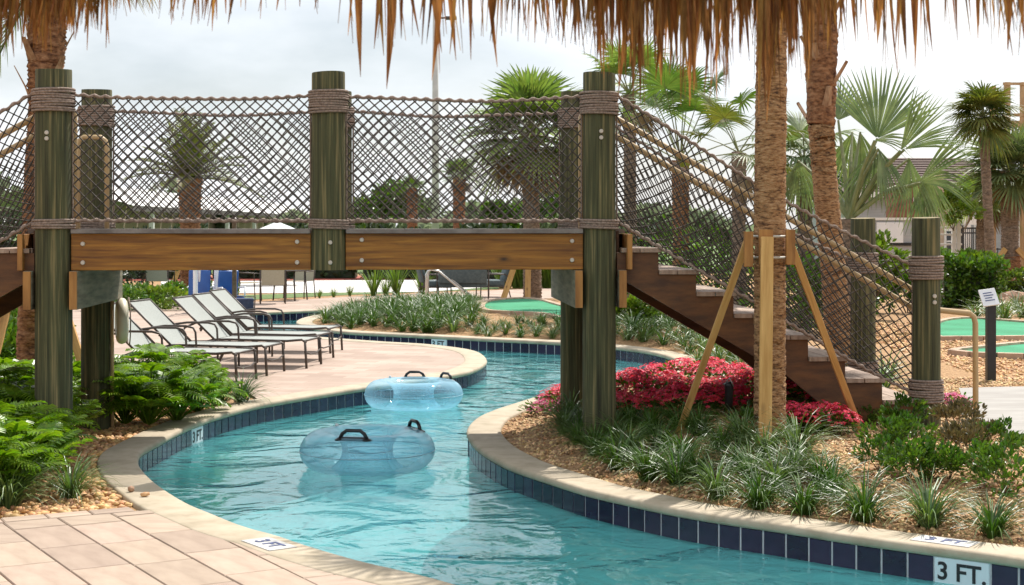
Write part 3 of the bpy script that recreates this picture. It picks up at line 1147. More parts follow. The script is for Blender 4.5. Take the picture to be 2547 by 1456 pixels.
# beams, caps, deck
for v0 in (-0.045, BW - 0.045):
    for (a, c, bl) in ((0.142, UM - 0.134, ((0.10, 1.62), (0.10, 1.475), (UM - 0.24, 1.635), (UM - 0.24, 1.475))), (UM + 0.134, UE - 0.132, ((UM + 0.26, 1.65), (UM + 0.26, 1.49), (UE - 0.22, 1.64), (UE - 0.22, 1.49)))):
        o = MB().box((a, v0, 1.415), (c, v0 + 0.09, 1.698)).build("beam", M['beam'], bridge, bevel=0.006)
        if v0 < 0:
            for (u_, z_) in bl:
                u_ = max(u_, a + 0.09)
                bolt(u_, v0 - 0.001, z_, o, 0.018)
for uc in (0.0, UE):
    for s in (-1, 1):
        a = uc + s * 0.142
        c = uc + s * 0.205
        MB().box((min(a, c), -0.11, 1.115), (max(a, c), BW + 0.12, 1.412)).build("pile_cap", M['cap'], bridge, bevel=0.006)
        o = MB().box((min(a, c) + 0.003, -0.13, 1.118), (max(a, c) - 0.003, -0.1105, 1.409)).build("cap_end", M['beam_orange'], bridge)
    MB().box((uc - 0.5 * (1 if uc else -1) * 0 - 0.06, 0.15, 1.15), (uc + 0.06, BW - 0.15, 1.40)).build("cap_blocking", M['cap'], bridge)
nb = int((UE + 0.46) / 0.143)
for k in range(nb):
    u0 = -0.23 + k * (UE + 0.46) / nb
    w_ = (UE + 0.46) / nb - 0.006
    v0 = -0.075
    v1 = BW + 0.075
    for uc in (0, UM, UE):
        if u0 + w_ > uc - 0.15 and u0 < uc + 0.15:
            v0, v1 = 0.15, BW - 0.15
    o = MB().box((u0, v0, 1.70), (u0 + w_, v1, DECK - 0.001 * (k % 2))).build("deck_board", M['deck'], bridge)
for v0 in (0.5, 1.1):
    MB().box((0.25, v0, 1.45), (UE - 0.25, v0 + 0.045, 1.697)).build("joist", M['beam'], bridge)
for v0 in (-0.0925, BW + 0.0485):
    for a, c in ((0.15, UM - 0.14), (UM + 0.14, UE - 0.14)):
        MB().box((a, v0, 1.701), (c, v0 + 0.044, DECK - 0.003)).build("deck_edge_trim", M['deck'], bridge)
# rim boards where the stairs meet the deck
for uc, s in ((0.0, -1), (UE, 1)):
    a, c = sorted((uc + s * 0.212, uc + s * 0.252))
    MB().box((a, -0.10, 1.416), (c, BW + 0.10, 1.695)).build("rim_board", M['beam_orange'], bridge, bevel=0.004)


def net(name, S, L, H, d, cord, mat_, parent, edges=True, rr=0.0115):
    q = MB()
    for fam in (1, -1):
        k0 = int(math.floor((-H if fam == 1 else 0) / d))
        k1 = int(math.ceil((L if fam == 1 else L + H) / d))
        for k in range(k0, k1 + 1):
            c = k * d
            # fam 1: a - b = c ; fam -1: a + b = c
            pts = []
            if fam == 1:
                b0, b1 = max(0, -c), min(H, L - c)
            else:
                b0, b1 = max(0, c - L), min(H, c)
            if b1 - b0 < 0.02:
                continue
            n = max(2, int((b1 - b0) / 0.055))
            for i in range(n + 1):
                bb = b0 + (b1 - b0) * i / n
                aa = bb + c if fam == 1 else c - bb
                p = S(aa, bb)
                p.y += 0.003 * fam
                pts.append(p)
            q.tube(pts, cord, 4, cap=False)
    # knots where the cords cross
    for k1 in range(-int(H / d) - 1, int(L / d) + 2):
        for k2 in range(0, int((L + H) / d) + 2):
            aa, bb = (k1 + k2) * d / 2, (k2 - k1) * d / 2
            if 0.01 < aa < L - 0.01 and 0.01 < bb < H - 0.01:
                c = S(aa, bb)
                kr = cord * 1.9
                i0 = len(q.v)
                q.v += [(c.x + kr, c.y, c.z), (c.x - kr, c.y, c.z), (c.x, c.y + kr, c.z), (c.x, c.y - kr, c.z), (c.x, c.y, c.z + kr), (c.x, c.y, c.z - kr)]
                q.f += [tuple(i0 + t for t in f) for f in ((0, 2, 4), (2, 1, 4), (1, 3, 4), (3, 0, 4), (2, 0, 5), (1, 2, 5), (3, 1, 5), (0, 3, 5))]
    o = q.build(name, mat_, parent, smooth=True)
    if edges:
        for bb, nm in ((H, "head_rope"), (0, "foot_rope")):
            n = int(L / d) * 6
            e = MB()
            pts, rad = [], []
            for i in range(n + 1):
                aa = L * i / n
                p = S(aa, bb)
                ph = aa / d * 2 * math.pi
                p.z += 0.006 * math.cos(ph)
                pts.append(p)
                rad.append(rr * (1.0 + 0.35 * max(0, math.cos(ph))))
            e.tube(pts, rad, 6)
            e.build(nm, M['rope'], o, smooth=True)
        for aa in (0, L):
            e = MB().tube([S(aa, H * i / 12) for i in range(13)], 0.008, 5)
            e.build("side_rope", M['rope'], o, smooth=True)
    return o


def span_net(u0, u1, v, ph, zt=2.775, zb=1.80):
    L = u1 - u0
    H = zt - zb

    def S(a, b_):
        s = a / L
        t = b_ / H
        sag = 0.034 * math.sin(math.pi * s) * t + 0.004 * math.sin(3 * math.pi * s + ph) * t
        wob = (0.024 * math.sin(5 * s + 4 * t + ph) + 0.004 * math.sin(17 * s - 9 * t + ph)) * math.sin(math.pi * s)
        bel = 0.05 * math.sin(math.pi * t) * math.sin(math.pi * s)
        return Vector((u0 + a + wob, v - bel * (1 if v < 1 else -1) + 0.012 * math.sin(7 * s + ph), zb + b_ - sag + (0.02 * math.sin(6 * s + 3 * t + ph * 2) + 0.004 * math.sin(15 * s + 8 * t)) * math.sin(math.pi * t)))
    return net("rope_net", S, L, H, 0.0866, 0.0052, M['net'], bridge)


ph = 0.3
for v in (0.0, BW):
    span_net(0.145, UM - 0.14, v, ph)
    span_net(UM + 0.14, UE - 0.14, v, ph + 1.7)
    ph += 2.1

# stairs (right one complete, left one mirrored)
TX = [1547 + 94.0 * i for i in range(8)]
TZ = [617, 671, 723, 776.5, 830, 884, 937.5, 993]
U_R0 = uof(1545, -0.05)
RUN = uof(1545 + 94, -0.05) - U_R0
Z1 = zof(617, U_R0, 0)
Z8 = zof(993, U_R0 + 7.5 * RUN, 0)
RISE = (Z1 - Z8) / 7.0
U_LOW = uof(2303, 0)


def stair(mir):
    def mu(u):
        return (UE - u) if mir else u
    tread_th = 0.036

    def boxu(ua, ub, v0, v1, z0, z1):
        a, c = sorted((mu(ua), mu(ub)))
        return MB().box((a, v0, z0), (c, v1, z1))
    for i in range(8):
        ua = U_R0 + i * RUN
        z = Z1 - i * RISE
        # each tread is two boards
        for h in (0, 1):
            boxu(ua + 0.002 + h * RUN * 0.5, ua + RUN * (0.5 + 0.56 * h) - 0.004 * (1 - h), -0.06, BW + 0.06, z - tread_th, z).build("tread", M['tread'], bridge, bevel=0.003)
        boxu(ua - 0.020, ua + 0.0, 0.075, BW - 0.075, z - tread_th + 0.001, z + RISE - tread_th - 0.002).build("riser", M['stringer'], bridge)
    prof_ = []
    for i in range(8):
        ua = U_R0 + i * RUN
        z = Z1 - i * RISE - tread_th - 0.001
        prof_ += [(ua if i else ua - 0.03, z), (ua + RUN - 0.001, z)]
    drop = 0.245
    ub, zb = prof_[-1]
    prof_ += [(ub + 0.0, zb - RISE), (ub - 0.12, 0.1), (uof(2128, 0), 0.1), (uof(1953, 0), zof(932, uof(1953, 0), 0))]
    prof_ += [(U_R0 - 0.03, zof(688, U_R0, 0))]
    for v0 in (-0.03, BW - 0.03):
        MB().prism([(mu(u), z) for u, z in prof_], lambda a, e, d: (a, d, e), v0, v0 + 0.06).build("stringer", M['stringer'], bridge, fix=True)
    # bottom posts
    lw = ((1.33, 1.52), (0.345, 0.53))
    post(mu(U_LOW), 0.0, 0.0, 1.825, 0.114, lw, ((0.03, 1.20), (0.03, 1.15)))
    post(mu(U_LOW), BW, 0.0, 1.83, 0.114, lw)
    # draped side nets
    ua, ub = UE + 0.14, U_LOW - 0.11
    L = ub - ua
    for v in (0.0, BW):
        zt0, zt1 = 2.79, 1.44
        zb0, zb1 = 1.80, 0.42
        H = 1.0

        def S(a, b_, v=v):
            s = a / L
            t = b_ / H
            top = zt0 + (zt1 - zt0) * s - 0.045 * math.sin(math.pi * s)
            bot = zb0 + (zb1 - zb0) * s - 0.06 * math.sin(math.pi * s)
            e_ = 1.0 - t
            z = bot + (top - bot) * (t ** 1.15) - 0.05 * math.sin(math.pi * s) * math.sin(math.pi * t)
            bel = (0.10 * e_ + 0.07 * math.sin(3.2 * s + 5 * t)) * math.sin(math.pi * s) * (0.3 + e_)
            dx = 0.05 * math.sin(4 * s + 2 * t) * math.sin(math.pi * s) - 0.09 * math.sin(math.pi * s) * math.sin(math.pi * t)
            return Vector((mu(ua + a + dx), v - bel * (1 if v < 1 else -0.6), z))
        net("stair_net", S, L, H, 0.078, 0.0050, M['net'], bridge, rr=0.012)
    # double hand rail along the near side
    for hz, low in ((0.0, False), (-0.145, True)):
        z0, z1 = 2.69 + hz, 1.36 + hz
        pts = []
        if low:
            pts += [(UE + 0.02, 0.19, DECK), (UE + 0.02, 0.19, z0 - 0.04), (UE + 0.05, 0.19, z0 + 0.01)]
        else:
            pts += [(UE - 0.12, 0.19, DECK), (UE - 0.12, 0.19, z0 - 0.06), (UE - 0.10, 0.19, z0 - 0.015), (UE - 0.05, 0.19, z0 + 0.005)]
        pts.append((UE + 0.15, 0.19, z0 - 0.06))
        pts.append((U_LOW - 0.05, 0.19, z1 - 0.14 + 0.02))
        if low:
            ue = uof(2412, 0.19)
            ze = zof(780, ue, 0.19)
            pts += [(ue, 0.19, ze), (ue + 0.035, 0.19, ze - 0.03), (ue + 0.047, 0.19, ze - 0.08), (ue + 0.05, 0.19, 0.10)]
        else:
            pts[-1] = (U_LOW - 0.05, 0.19, z1 - 0.12)
            pts.append((U_LOW + 0.0, 0.19, z1 - 0.18))
        MB().tube([(mu(a), e, c) for a, e, c in pts], 0.024, 10).build("hand_rail", M['pipe'], bridge, smooth=True)


stair(False)
stair(True)
# hoop of hand rail standing on the deck's left end and the conduit on the far post
ha, hb_ = uof(194, 1.35), uof(266, 1.35)
hp = [(0.10, 1.35, DECK), (0.10, 1.35, 2.44), (0.11, 1.35, 2.49), (0.15, 1.35, 2.52), (0.31, 1.35, 2.52), (0.35, 1.35, 2.49), (0.365, 1.35, 2.44), (0.365, 1.35, DECK)]
MB().tube([(ha + (a - 0.10) / 0.265 * (hb_ - ha), e, c) for a, e, c in hp], 0.021, 10).build("rail_hoop", M['pipe'], bridge, smooth=True)
MB().tube([(0.145, BW - 0.05, -0.05), (0.145, BW - 0.05, 1.10)], 0.016, 8).build("conduit", M['pipe'], bridge, smooth=True)

# life ring hung on the far left post
ring = thing("life_ring", "cream ring buoy hung on the post left of the loungers", "ring buoy")
q = MB()
NR, NT = 28, 12
for i in range(NR):
    a = 2 * math.pi * i / NR
    for k in range(NT):
        t = 2 * math.pi * k / NT
        rr = 0.15 + 0.055 * math.cos(t)
        q.v.append((0.05 * math.sin(t), rr * math.cos(a), rr * math.sin(a)))
for i in range(NR):
    for k in range(NT):
        q.f.append((i * NT + k, ((i + 1) % NR) * NT + k, ((i + 1) % NR) * NT + (k + 1) % NT, i * NT + (k + 1) % NT))
q.build("ring", M['cream'], ring, smooth=True)
q = MB()
q.tube([(0.06, 0.205 * math.cos(t * 0.5236), 0.205 * math.sin(t * 0.5236) + (0.0 if t % 3 == 0 else -0.02)) for t in range(12)], 0.006, 5, closed=True)
q.build("grab_rope", M['rope'], ring, smooth=True)
w = BL + BU * 0.215 + BV * (BW + 0.02)
ring.location = (w.x, w.y, 0.92)
ring.rotation_euler = (0, 0, BANG + R(14))

# ------------------------------------------------------------------ plants: builders
def rnd(a, b_):
    return random.uniform(a, b_)


def blade(q, base, az, lean, length, w, curl, seg=4, fold=0.35):
    """arching grass blade"""
    d = Vector((math.cos(az), math.sin(az), 0))
    side = Vector((-math.sin(az), math.cos(az), 0))
    pts, ws = [], []
    th = lean
    p = Vector(base)
    for k in range(seg + 1):
        t = k / seg
        pts.append(p.copy())
        ws.append(w * (0.55 + 0.9 * t - 1.42 * t * t) if t < 1 else w * 0.04)
        p = p + (d * math.sin(th) + Vector((0, 0, 1)) * math.cos(th)) * (length / seg)
        th += curl / seg
    q.strip(pts, side, ws, fold)


def liriope_mesh(name, n, h, m, seed, w=0.0075, spread=1.0, curl=(1.0, 2.2)):
    random.seed(seed)
    q = MB()
    for i in range(n):
        az = rnd(0, 2 * math.pi)
        rr = rnd(0, 0.055)
        ln = h * rnd(0.75, 1.25)
        blade(q, (rr * math.cos(az), rr * math.sin(az), -0.01), az + rnd(-0.4, 0.4), rnd(0.05, 0.85) * spread, ln, w * rnd(0.7, 1.2), rnd(*curl) * spread)
    return q.mesh(name, m)


def leaf(q, p, d, up, ln, w, fold=0.25, droop=0.2):
    """simple pointed leaf of 4 quads"""
    side = d.cross(up)
    if side.length < 1e-4:
        side = Vector((1, 0, 0))
    side.normalize()
    u2 = side.cross(d)
    pts = [p, p + d * (ln * 0.35), p + d * (ln * 0.72) - u2 * (droop * ln * 0.12), p + d * ln - u2 * (droop * ln * 0.35)]
    q.strip(pts, side, [w * 0.12, w * 0.5, w * 0.42, w * 0.03], fold, u2)


def rdir(zmin=-1.0):
    while True:
        v = Vector((rnd(-1, 1), rnd(-1, 1), rnd(-1, 1)))
        if 0.05 < v.length < 1 and v.z > zmin:
            return v.normalized()


def lobed_mesh(name, n, seed, size=1.0):  # noqa
    """philodendron clump: stalks carrying deeply lobed leaves"""
    random.seed(seed)
    q = MB()
    for i in range(n):
        az = i * 2.4 + rnd(-0.3, 0.3)
        lean = rnd(0.08, 1.05)
        sl = size * rnd(0.20, 0.46)
        d = Vector((math.cos(az) * math.sin(lean), math.sin(az) * math.sin(lean), math.cos(lean)))
        tip = d * sl
        tip.z += 0.02
        q.tube([(0, 0, 0), d * sl * 0.55 + Vector((0, 0, 0.02)), tip], 0.0045, 4, cap=False)
        # blade hangs outwards from the stalk tip
        h = Vector((math.cos(az + rnd(-0.3, 0.3)), math.sin(az + rnd(-0.3, 0.3)), rnd(-0.25, 0.85)))
        h.normalize()
        side = Vector((-h.y, h.x, 0)).normalized()
        up = side.cross(h) * -1
        if up.z < 0:
            up = -up
        bl = size * rnd(0.15, 0.22)
        bend = rnd(0.15, 0.5)

        def mid(t):
            return tip + h * (bl * t) - Vector((0, 0, 1)) * (bend * bl * t * t)
        q.strip([mid(t) for t in (0, 0.25, 0.5, 0.75, 1.0)], side, [0.008 * size, 0.014 * size, 0.012 * size, 0.009 * size, 0.003], 0.15, up)
        for k in range(8):
            t = 0.04 + 0.11 * k
            ll = size * (0.075 + 0.04 * math.sin(math.pi * min(1, t + 0.12))) * (1.15 - 0.55 * t)
            for s in (-1, 1):
                dd = (side * s * 0.85 + h * (0.15 + 0.75 * t)).normalized()
                p0 = mid(t)
                w_ = 0.0105 * size
                sd = h
                q.strip([p0, p0 + dd * ll * 0.55 + up * 0.004, p0 + dd * ll - up * 0.018 * size], sd, [w_ * 0.8, w_, 0.002], 0.2, up)
    return q.mesh(name, M['xan'])


def cloud_mesh(name, n, rx, ry, rz, m, seed, ls=0.05, lw=0.5, clumps=14, shell=0.55, flat=0.0, base=True):
    """bush of many single leaves gathered in clumps through an ellipsoid (origin at its foot)"""
    random.seed(seed)
    q = MB()
    cs = []
    for i in range(clumps):
        d = rdir(-0.35)
        r_ = rnd(shell, 0.95)
        cs.append((Vector((d.x * rx * r_, d.y * ry * r_, d.z * rz * r_)), rnd(0.26, 0.5), d))
    for i in range(n):
        c, r_, d0 = random.choice(cs)
        d = rdir()
        p = c + Vector((d.x * rx * r_, d.y * ry * r_, d.z * rz * r_)) * rnd(0.35, 1.0)
        p.z += rz
        if p.z < 0.01:
            p.z = rnd(0.01, 0.1 * rz)
        ld = (d * 0.7 + d0 * 0.6 + rdir() * 0.5 + Vector((0, 0, 0.25 + flat))).normalized()
        l_ = ls * rnd(0.7, 1.25)
        leaf(q, p, ld, rdir(0.1), l_, l_ * lw, 0.25, 0.4)
    return q.mesh(name, m)


def stems_mesh(name, n, rx, ry, rz, seed, m):
    random.seed(seed)
    q = MB()
    for i in range(n):
        d = rdir(0.15)
        e = Vector((d.x * rx * 0.8, d.y * ry * 0.8, rz * 0.9 + d.z * rz * 0.7))
        q.tube([(0, 0, -0.03), e * 0.45 + Vector((rnd(-.02, .02), rnd(-.02, .02), 0)), e], [0.012 * rz * 2, 0.008 * rz * 2, 0.002], 5, cap=False)
    return q.mesh(name, m)


def fan_leaf(q, qp, base, d, pet, rad, nseg=34, spread=2.2, droop=0.35, split=0.45, cup=0.25, roll=0.0, pr=0.012, up_hint=None):
    """costapalmate palm leaf: petiole from base along d, then a fan of folded segments"""
    d = Vector(d).normalized()
    hub = Vector(base) + d * pet
    if pet > 0.02:
        midp = Vector(base) + d * (pet * 0.5) + Vector((0, 0, 0.03 * pet))
        qp.tube([base, midp, hub, hub + d * rad * 0.18], [pr * 1.6, pr, pr * 0.8, pr * 0.3], 5, cap=False)
    uh = Vector(up_hint) if up_hint is not None else Vector((0, 0, 1))
    side = d.cross(uh)
    if side.length < 0.05:
        side = d.cross(Vector((0.3, 1, 0)))
    side.normalize()
    if roll:
        side = Quaternion(d, roll) @ side
    nrm = side.cross(d)
    for k in range(nseg):
        a = -spread + 2 * spread * (k + 0.5) / nseg + rnd(-0.015, 0.015)
        rr = rad * (0.80 + 0.20 * math.cos(a * 0.55)) * rnd(0.92, 1.05)
        dir_ = d * math.cos(a) + side * math.sin(a)
        sd = (side * math.cos(a) - d * math.sin(a))
        pts, ws = [], []
        hw = rr * split * math.tan(spread / nseg) * 1.05
        dr = droop * rnd(0.7, 1.4)
        for t, wf in ((0.02, 0.08), (split * 0.55, 0.58), (split, 1.0), (0.74, 0.72), (1.0, 0.06)):
            p = hub + dir_ * (rr * t) + nrm * (cup * rr * t * (abs(math.sin(a)) * 0.8 + 0.0) - cup * rr * 0.25 * t * t)
            p.z -= dr * rr * max(0, t - split * 0.6) ** 1.7
            pts.append(p)
            ws.append(hw * wf)
        q.strip(pts, sd, ws, 0.32, nrm)


def feather(q, base, d, length, droop=0.5, nl=36, ll=0.32, lw=0.012, vee=0.5, hang=0.15, r0=0.015, twist=0.0):
    """pinnate frond"""
    d = Vector(d).normalized()
    side = d.cross(Vector((0, 0, 1)))
    if side.length < 0.05:
        side = Vector((1, 0, 0))
    side.normalize()
    n = 12
    pts = []
    for k in range(n + 1):
        t = k / n
        p = Vector(base) + d * (length * t)
        p.z -= droop * length * t * t
        pts.append(p)
    q.tube(pts, [r0 * (1 - 0.85 * k / n) for k in range(n + 1)], 5, cap=False)
    for k in range(nl):
        t = 0.12 + 0.86 * k / (nl - 1)
        f = t * n
        i = min(n - 1, int(f))
        p = pts[i].lerp(pts[i + 1], f - i)
        tan = (pts[i + 1] - pts[i]).normalized()
        up = side.cross(tan)
        l_ = ll * (0.45 + 0.9 * math.sin(math.pi * min(0.97, t * 0.82 + 0.13))) * rnd(0.85, 1.12)
        for s in (-1, 1):
            ld = (side * s * 0.85 + tan * (0.45 + 0.5 * t) + up * vee * rnd(0.4, 1.2)).normalized()
            e = p + ld * l_
            m_ = p + ld * (l_ * 0.5)
            e.z -= hang * l_ * 1.4
            m_.z -= hang * l_ * 0.3
            q.strip([p, m_, e], tan, [lw * 0.6, lw, lw * 0.08], 0.3, up)


def trunk_mesh(pts, rads, m, name="trunk", ring=0.06, amp=0.03, n=20, seed=1):
    """palm trunk with ring scars as real relief"""
    random.seed(seed)
    pts = [Vector(p) for p in pts]
    L = sum((pts[i + 1] - pts[i]).length for i in range(len(pts) - 1))
    cnt = max(10, int(L / (ring * 0.5)))
    pp, rr = [], []
    for k in range(cnt + 1):
        f = k / cnt * (len(pts) - 1)
        i = min(len(pts) - 2, int(f))
        t = f - i
        pp.append(pts[i].lerp(pts[i + 1], t) + Vector((rnd(-1, 1), rnd(-1, 1), 0)) * 0.004)
        rr.append((rads[i] * (1 - t) + rads[i + 1] * t) * (1 + (amp if k % 2 else -amp) * rnd(0.4, 1.2)))
    q = MB().tube(pp, rr, n)
    for i in range(len(q.v)):
        x, y, z = q.v[i]
        q.v[i] = (x + rnd(-.003, .003), y + rnd(-.003, .003), z + rnd(-.006, .006))
    return q.mesh(name, m, smooth=True)


def stake(parent, a, c, w=0.045, t=0.045, name="stake"):
    a, c = Vector(a), Vector(c)
    L = (c - a).length
    o = MB().box((-w / 2, -t / 2, 0), (w / 2, t / 2, L)).build(name, M['stake'], parent, bevel=0.003)
    z = (c - a).normalized()
    y = Vector((0, 1, 0)) - z * z.y
    y.normalize()
    x = y.cross(z)
    o.matrix_local = Matrix.Translation(a) @ Matrix((x, y, z)).transposed().to_4x4()
    return o


# ------------------------------------------------------------------ palm with timber stakes in front of the stair
r0 = P(1905, 1062, 11.7)
palm = thing("staked_palm", "tall palm trunk propped by three timber stakes in front of the stair", "palm tree", (r0.x, r0.y, 0.13))
top = P(1925, -420, 11.75) - palm.location
mid_ = P(1915, 500, 11.72) - palm.location
obj("trunk", trunk_mesh([(0.03, 0, -0.15), Vector((0.03, 0, 0.5)), mid_, (mid_ + top) / 2, top], [0.125, 0.116, 0.117, 0.114, 0.11], M['trunk'], ring=0.035, amp=0.022, n=28), palm)
bz = P(1915, 640, 11.7).z - palm.location.z
for (px, py, tx, ty, Yf, Yt) in ((1708, 1022, 1862, 590, 12.1, 11.6), (2124, 1030, 1968, 612, 12.1, 11.6)):
    a = P(px, py, Yf) - palm.location
    c = P(tx, ty, Yt) - palm.location
    a = c + (a - c) * ((c.z + 0.03) / (c.z - a.z))
    stake(palm, a, c, 0.05, 0.045)
a = P(1903, 1066, 11.3) - palm.location
c = P(1908, 590, 11.52) - palm.location
a = c + (a - c) * ((c.z + 0.03) / (c.z - a.z))
stake(palm, a, c, 0.092, 0.04)
for (px, py, pw) in ((1905, 615, 34), (1966, 615, 22), (1862, 620, 22)):
    c = P(px, py, 11.56) - palm.location
    MB().box((c.x - pw / 2 * 0.003, c.y - 0.02, c.z - 0.13), (c.x + pw / 2 * 0.003, c.y + 0.03, c.z + 0.13)).build("batten", M['beam_orange'], palm, bevel=0.003)
for zz_ in (P(1915, 588, 11.7).z, P(1915, 640, 11.7).z):
    q = MB()
    q.tube([(mid_.x + 0.0 + 0.158 * math.cos(t * math.pi / 12), mid_.y + 0.158 * math.sin(t * math.pi / 12), zz_ - palm.location.z) for t in range(24)], 0.008, 5, closed=True)
    q.build("strap", M['strap'], palm)
qc, qp = MB(), MB()
random.seed(31)
for i in range(14):
    az = i * 2.4
    el = rnd(0.0, 1.0)
    fan_leaf(qc, qp, top, (math.cos(az) * math.cos(el), math.sin(az) * math.cos(el), math.sin(el)), rnd(0.7, 1.1), rnd(0.6, 0.8), 26)
qc.build("crown", M['fan'], palm)
qp.build("leaf_stalk", M['petiole'], palm)

# ------------------------------------------------------------------ second palm behind the stair, boots under its crown
b0 = P(2092, 985, 15.6)
palm2 = thing("booted_palm", "leaning palm with old leaf boots below its crown, behind the stair net", "palm tree", (b0.x, b0.y, 0.14))
pts = [P(x, y, 15.6) - palm2.location for x, y in ((2097, 1000), (2075, 700), (2050, 430), (2042, 310))]
obj("trunk", trunk_mesh(pts, [0.15, 0.125, 0.122, 0.13], M['trunk'], ring=0.045, amp=0.03, seed=4), palm2)
boots_top = P(2045, -130, 15.6) - palm2.location
obj("crown_shaft", trunk_mesh([pts[-1], (pts[-1] + boots_top) / 2, boots_top], [0.14, 0.16, 0.12], M['trunk_red'], ring=0.06, seed=5), palm2)
random.seed(12)
for i in range(18):
    t = i / 17
    c = pts[-1].lerp(boots_top, t * 0.85)
    az = i * 2.35 + 2.6
    d = Vector((math.cos(az), math.sin(az), 0))
    q = MB()
    ln = rnd(0.20, 0.34)
    side = Vector((-d.y, d.x, 0))
    up = Vector((0, 0, 1))
    lean = rnd(0.18, 0.38) if i % 4 else 0.55
    dd = (d * math.sin(lean) + up * math.cos(lean)).normalized()
    p = c + d * 0.10
    nn = side.cross(dd)
    rows = [(0, 0.07), (0.4, 0.05), (0.75, 0.036), (1.0, 0.032)]
    for s_, w_ in rows:
        cc = p + dd * (ln * s_)
        for sg, o_ in ((-1, 0.0), (0, 0.022), (1, 0.0), (0, -0.012)):
            q.v.append(tuple(cc + side * (sg * w_) + nn * o_))
    for k in range(3):
        for j_ in range(4):
            j2 = (j_ + 1) % 4
            q.f.append((k * 4 + j_, k * 4 + j2, k * 4 + 4 + j2, k * 4 + 4 + j_))
    q.f.append((12, 13, 14, 15))
    q.build("leaf_boot", M['boot'], palm2, smooth=False)
qc, qp = MB(), MB()
for i in range(16):
    az = i * 2.4
    el = rnd(-0.1, 1.1)
    fan_leaf(qc, qp, boots_top, (math.cos(az) * math.cos(el), math.sin(az) * math.cos(el), math.sin(el)), rnd(0.7, 1.0), rnd(0.6, 0.8), 28)
qc.build("crown", M['fan'], palm2)
qp.build("leaf_stalk", M['petiole'], palm2)

# ------------------------------------------------------------------ left palm behind the bridge's left post
l0 = P(72, 1000, 15.6)
palm3 = thing("red_trunk_palm", "red-brown palm with ragged trunk directly behind the left bridge post", "palm tree", (l0.x, l0.y, -0.02))
pts = [P(x, y, 15.6) - palm3.location for x, y in ((72, 1010), (78, 700), (92, 420), (108, 260))]
obj("trunk", trunk_mesh(pts, [0.14, 0.12, 0.12, 0.14], M['trunk_red'], ring=0.04, amp=0.03, seed=7), palm3)
t3 = P(125, -60, 15.6) - palm3.location
obj("crown_shaft", trunk_mesh([pts[-1], (pts[-1] + t3) / 2, t3], [0.15, 0.19, 0.15], M['trunk_red'], ring=0.05, amp=0.06, seed=8), palm3)
random.seed(5)
for i in range(14):
    t = i / 13
    c = pts[-1].lerp(t3, t * 0.9)
    az = i * 2.35 + 3.4
    d = Vector((math.cos(az), math.sin(az), 0))
    side = Vector((-d.y, d.x, 0))
    q = MB()
    dd = (d * 0.35 + Vector((0, 0, 1))).normalized()
    p = c + d * 0.12
    q.strip([p, p + dd * 0.18, p + dd * 0.4 + d * 0.03], side, [0.085, 0.06, 0.03], -0.3, d)
    q.build("leaf_boot", M['boot'], palm3)
stake(palm3, P(204, 905, 15.0) - palm3.location, P(120, 640, 15.45) - palm3.location, 0.075, 0.04)
stake(palm3, P(-10, 880, 15.0) - palm3.location, P(48, 640, 15.45) - palm3.location, 0.075, 0.04)
q = MB()
for (px, py, dr, ln) in ((15, 150, 0.7, 2.0), (-20, 40, 0.5, 2.2), (60, 90, 1.0, 1.9), (250, -120, 0.25, 2.0), (340, -80, 0.45, 2.0), (150, -260, 0.1, 2.0), (-100, -100, 0.3, 2.2), (30, 230, 1.1, 1.7)):
    e = P(px, py, 15.6 + rnd(-0.7, 0.7)) - palm3.location
    d = e - t3
    d.z += dr * 0.75
    feather(q, t3, d, ln * 0.85, dr, 40, 0.36, 0.014, 0.35, 0.35)
q.build("crown", M['date'], palm3)
q = MB()
for (px, py, dr) in ((330, -30, 1.0), (290, -60, 1.25), (250, -20, 1.4), (375, -40, 1.2), (215, 10, 1.5)):
    e = P(px, py, 15.4 + rnd(-0.5, 0.5)) - palm3.location
    d = e - t3
    d.z += 0.9
    feather(q, t3, d, 1.35, dr * 0.45, 44, 0.30, 0.012, 0.1, 0.9)
q.build("yellowing_fronds", M['yellow_frond'], palm3)


# ------------------------------------------------------------------ palms of the background
def fan_palm(name, label, base_px, base_py, Y, cx, cy, n, pet, rad, trunk_r, m, tm, seed, dead=6, els=(-0.3, 1.35), group="fan palms beyond the river", z0=0.1, droop=0.35, nseg=30):
    g_ = P(base_px, base_py, Y)
    root = thing(name, label, "palm tree", (g_.x, g_.y, z0), 0, group)
    c = P(cx, cy, Y) - root.location
    obj("trunk", trunk_mesh([(0, 0, -0.2), c * 0.5 + Vector((0, 0, 0)), c], [trunk_r * 1.15, trunk_r, trunk_r * 1.1], tm, ring=0.07, amp=0.05, n=14, seed=seed), root)
    random.seed(seed)
    q, qp, qd = MB(), MB(), MB()
    for i in range(n):
        az = i * 2.39996 + rnd(-0.2, 0.2)
        el = els[0] + (els[1] - els[0]) * ((i + 0.5) / n) + rnd(-0.1, 0.1)
        fan_leaf(q, qp, c, (math.cos(az) * math.cos(el), math.sin(az) * math.cos(el), math.sin(el)), pet * rnd(0.85, 1.15), rad * rnd(0.85, 1.1), nseg, 2.1, droop * rnd(0.8, 1.3), pr=0.012 * rad * 1.4)
    for i in range(dead):
        az = i * 2.4 + 0.5
        el = rnd(-1.35, -0.9)
        fan_leaf(qd, qp, c, (math.cos(az) * math.cos(el), math.sin(az) * math.cos(el), math.sin(el)), pet * 0.6, rad * 0.9, 18, 1.2, 0.1)
    q.build("crown", m, root)
    qp.build("leaf_stalk", M['petiole'], root)
    if dead:
        qd.build("dead_skirt", M['dry_leaf'], root)
    return root


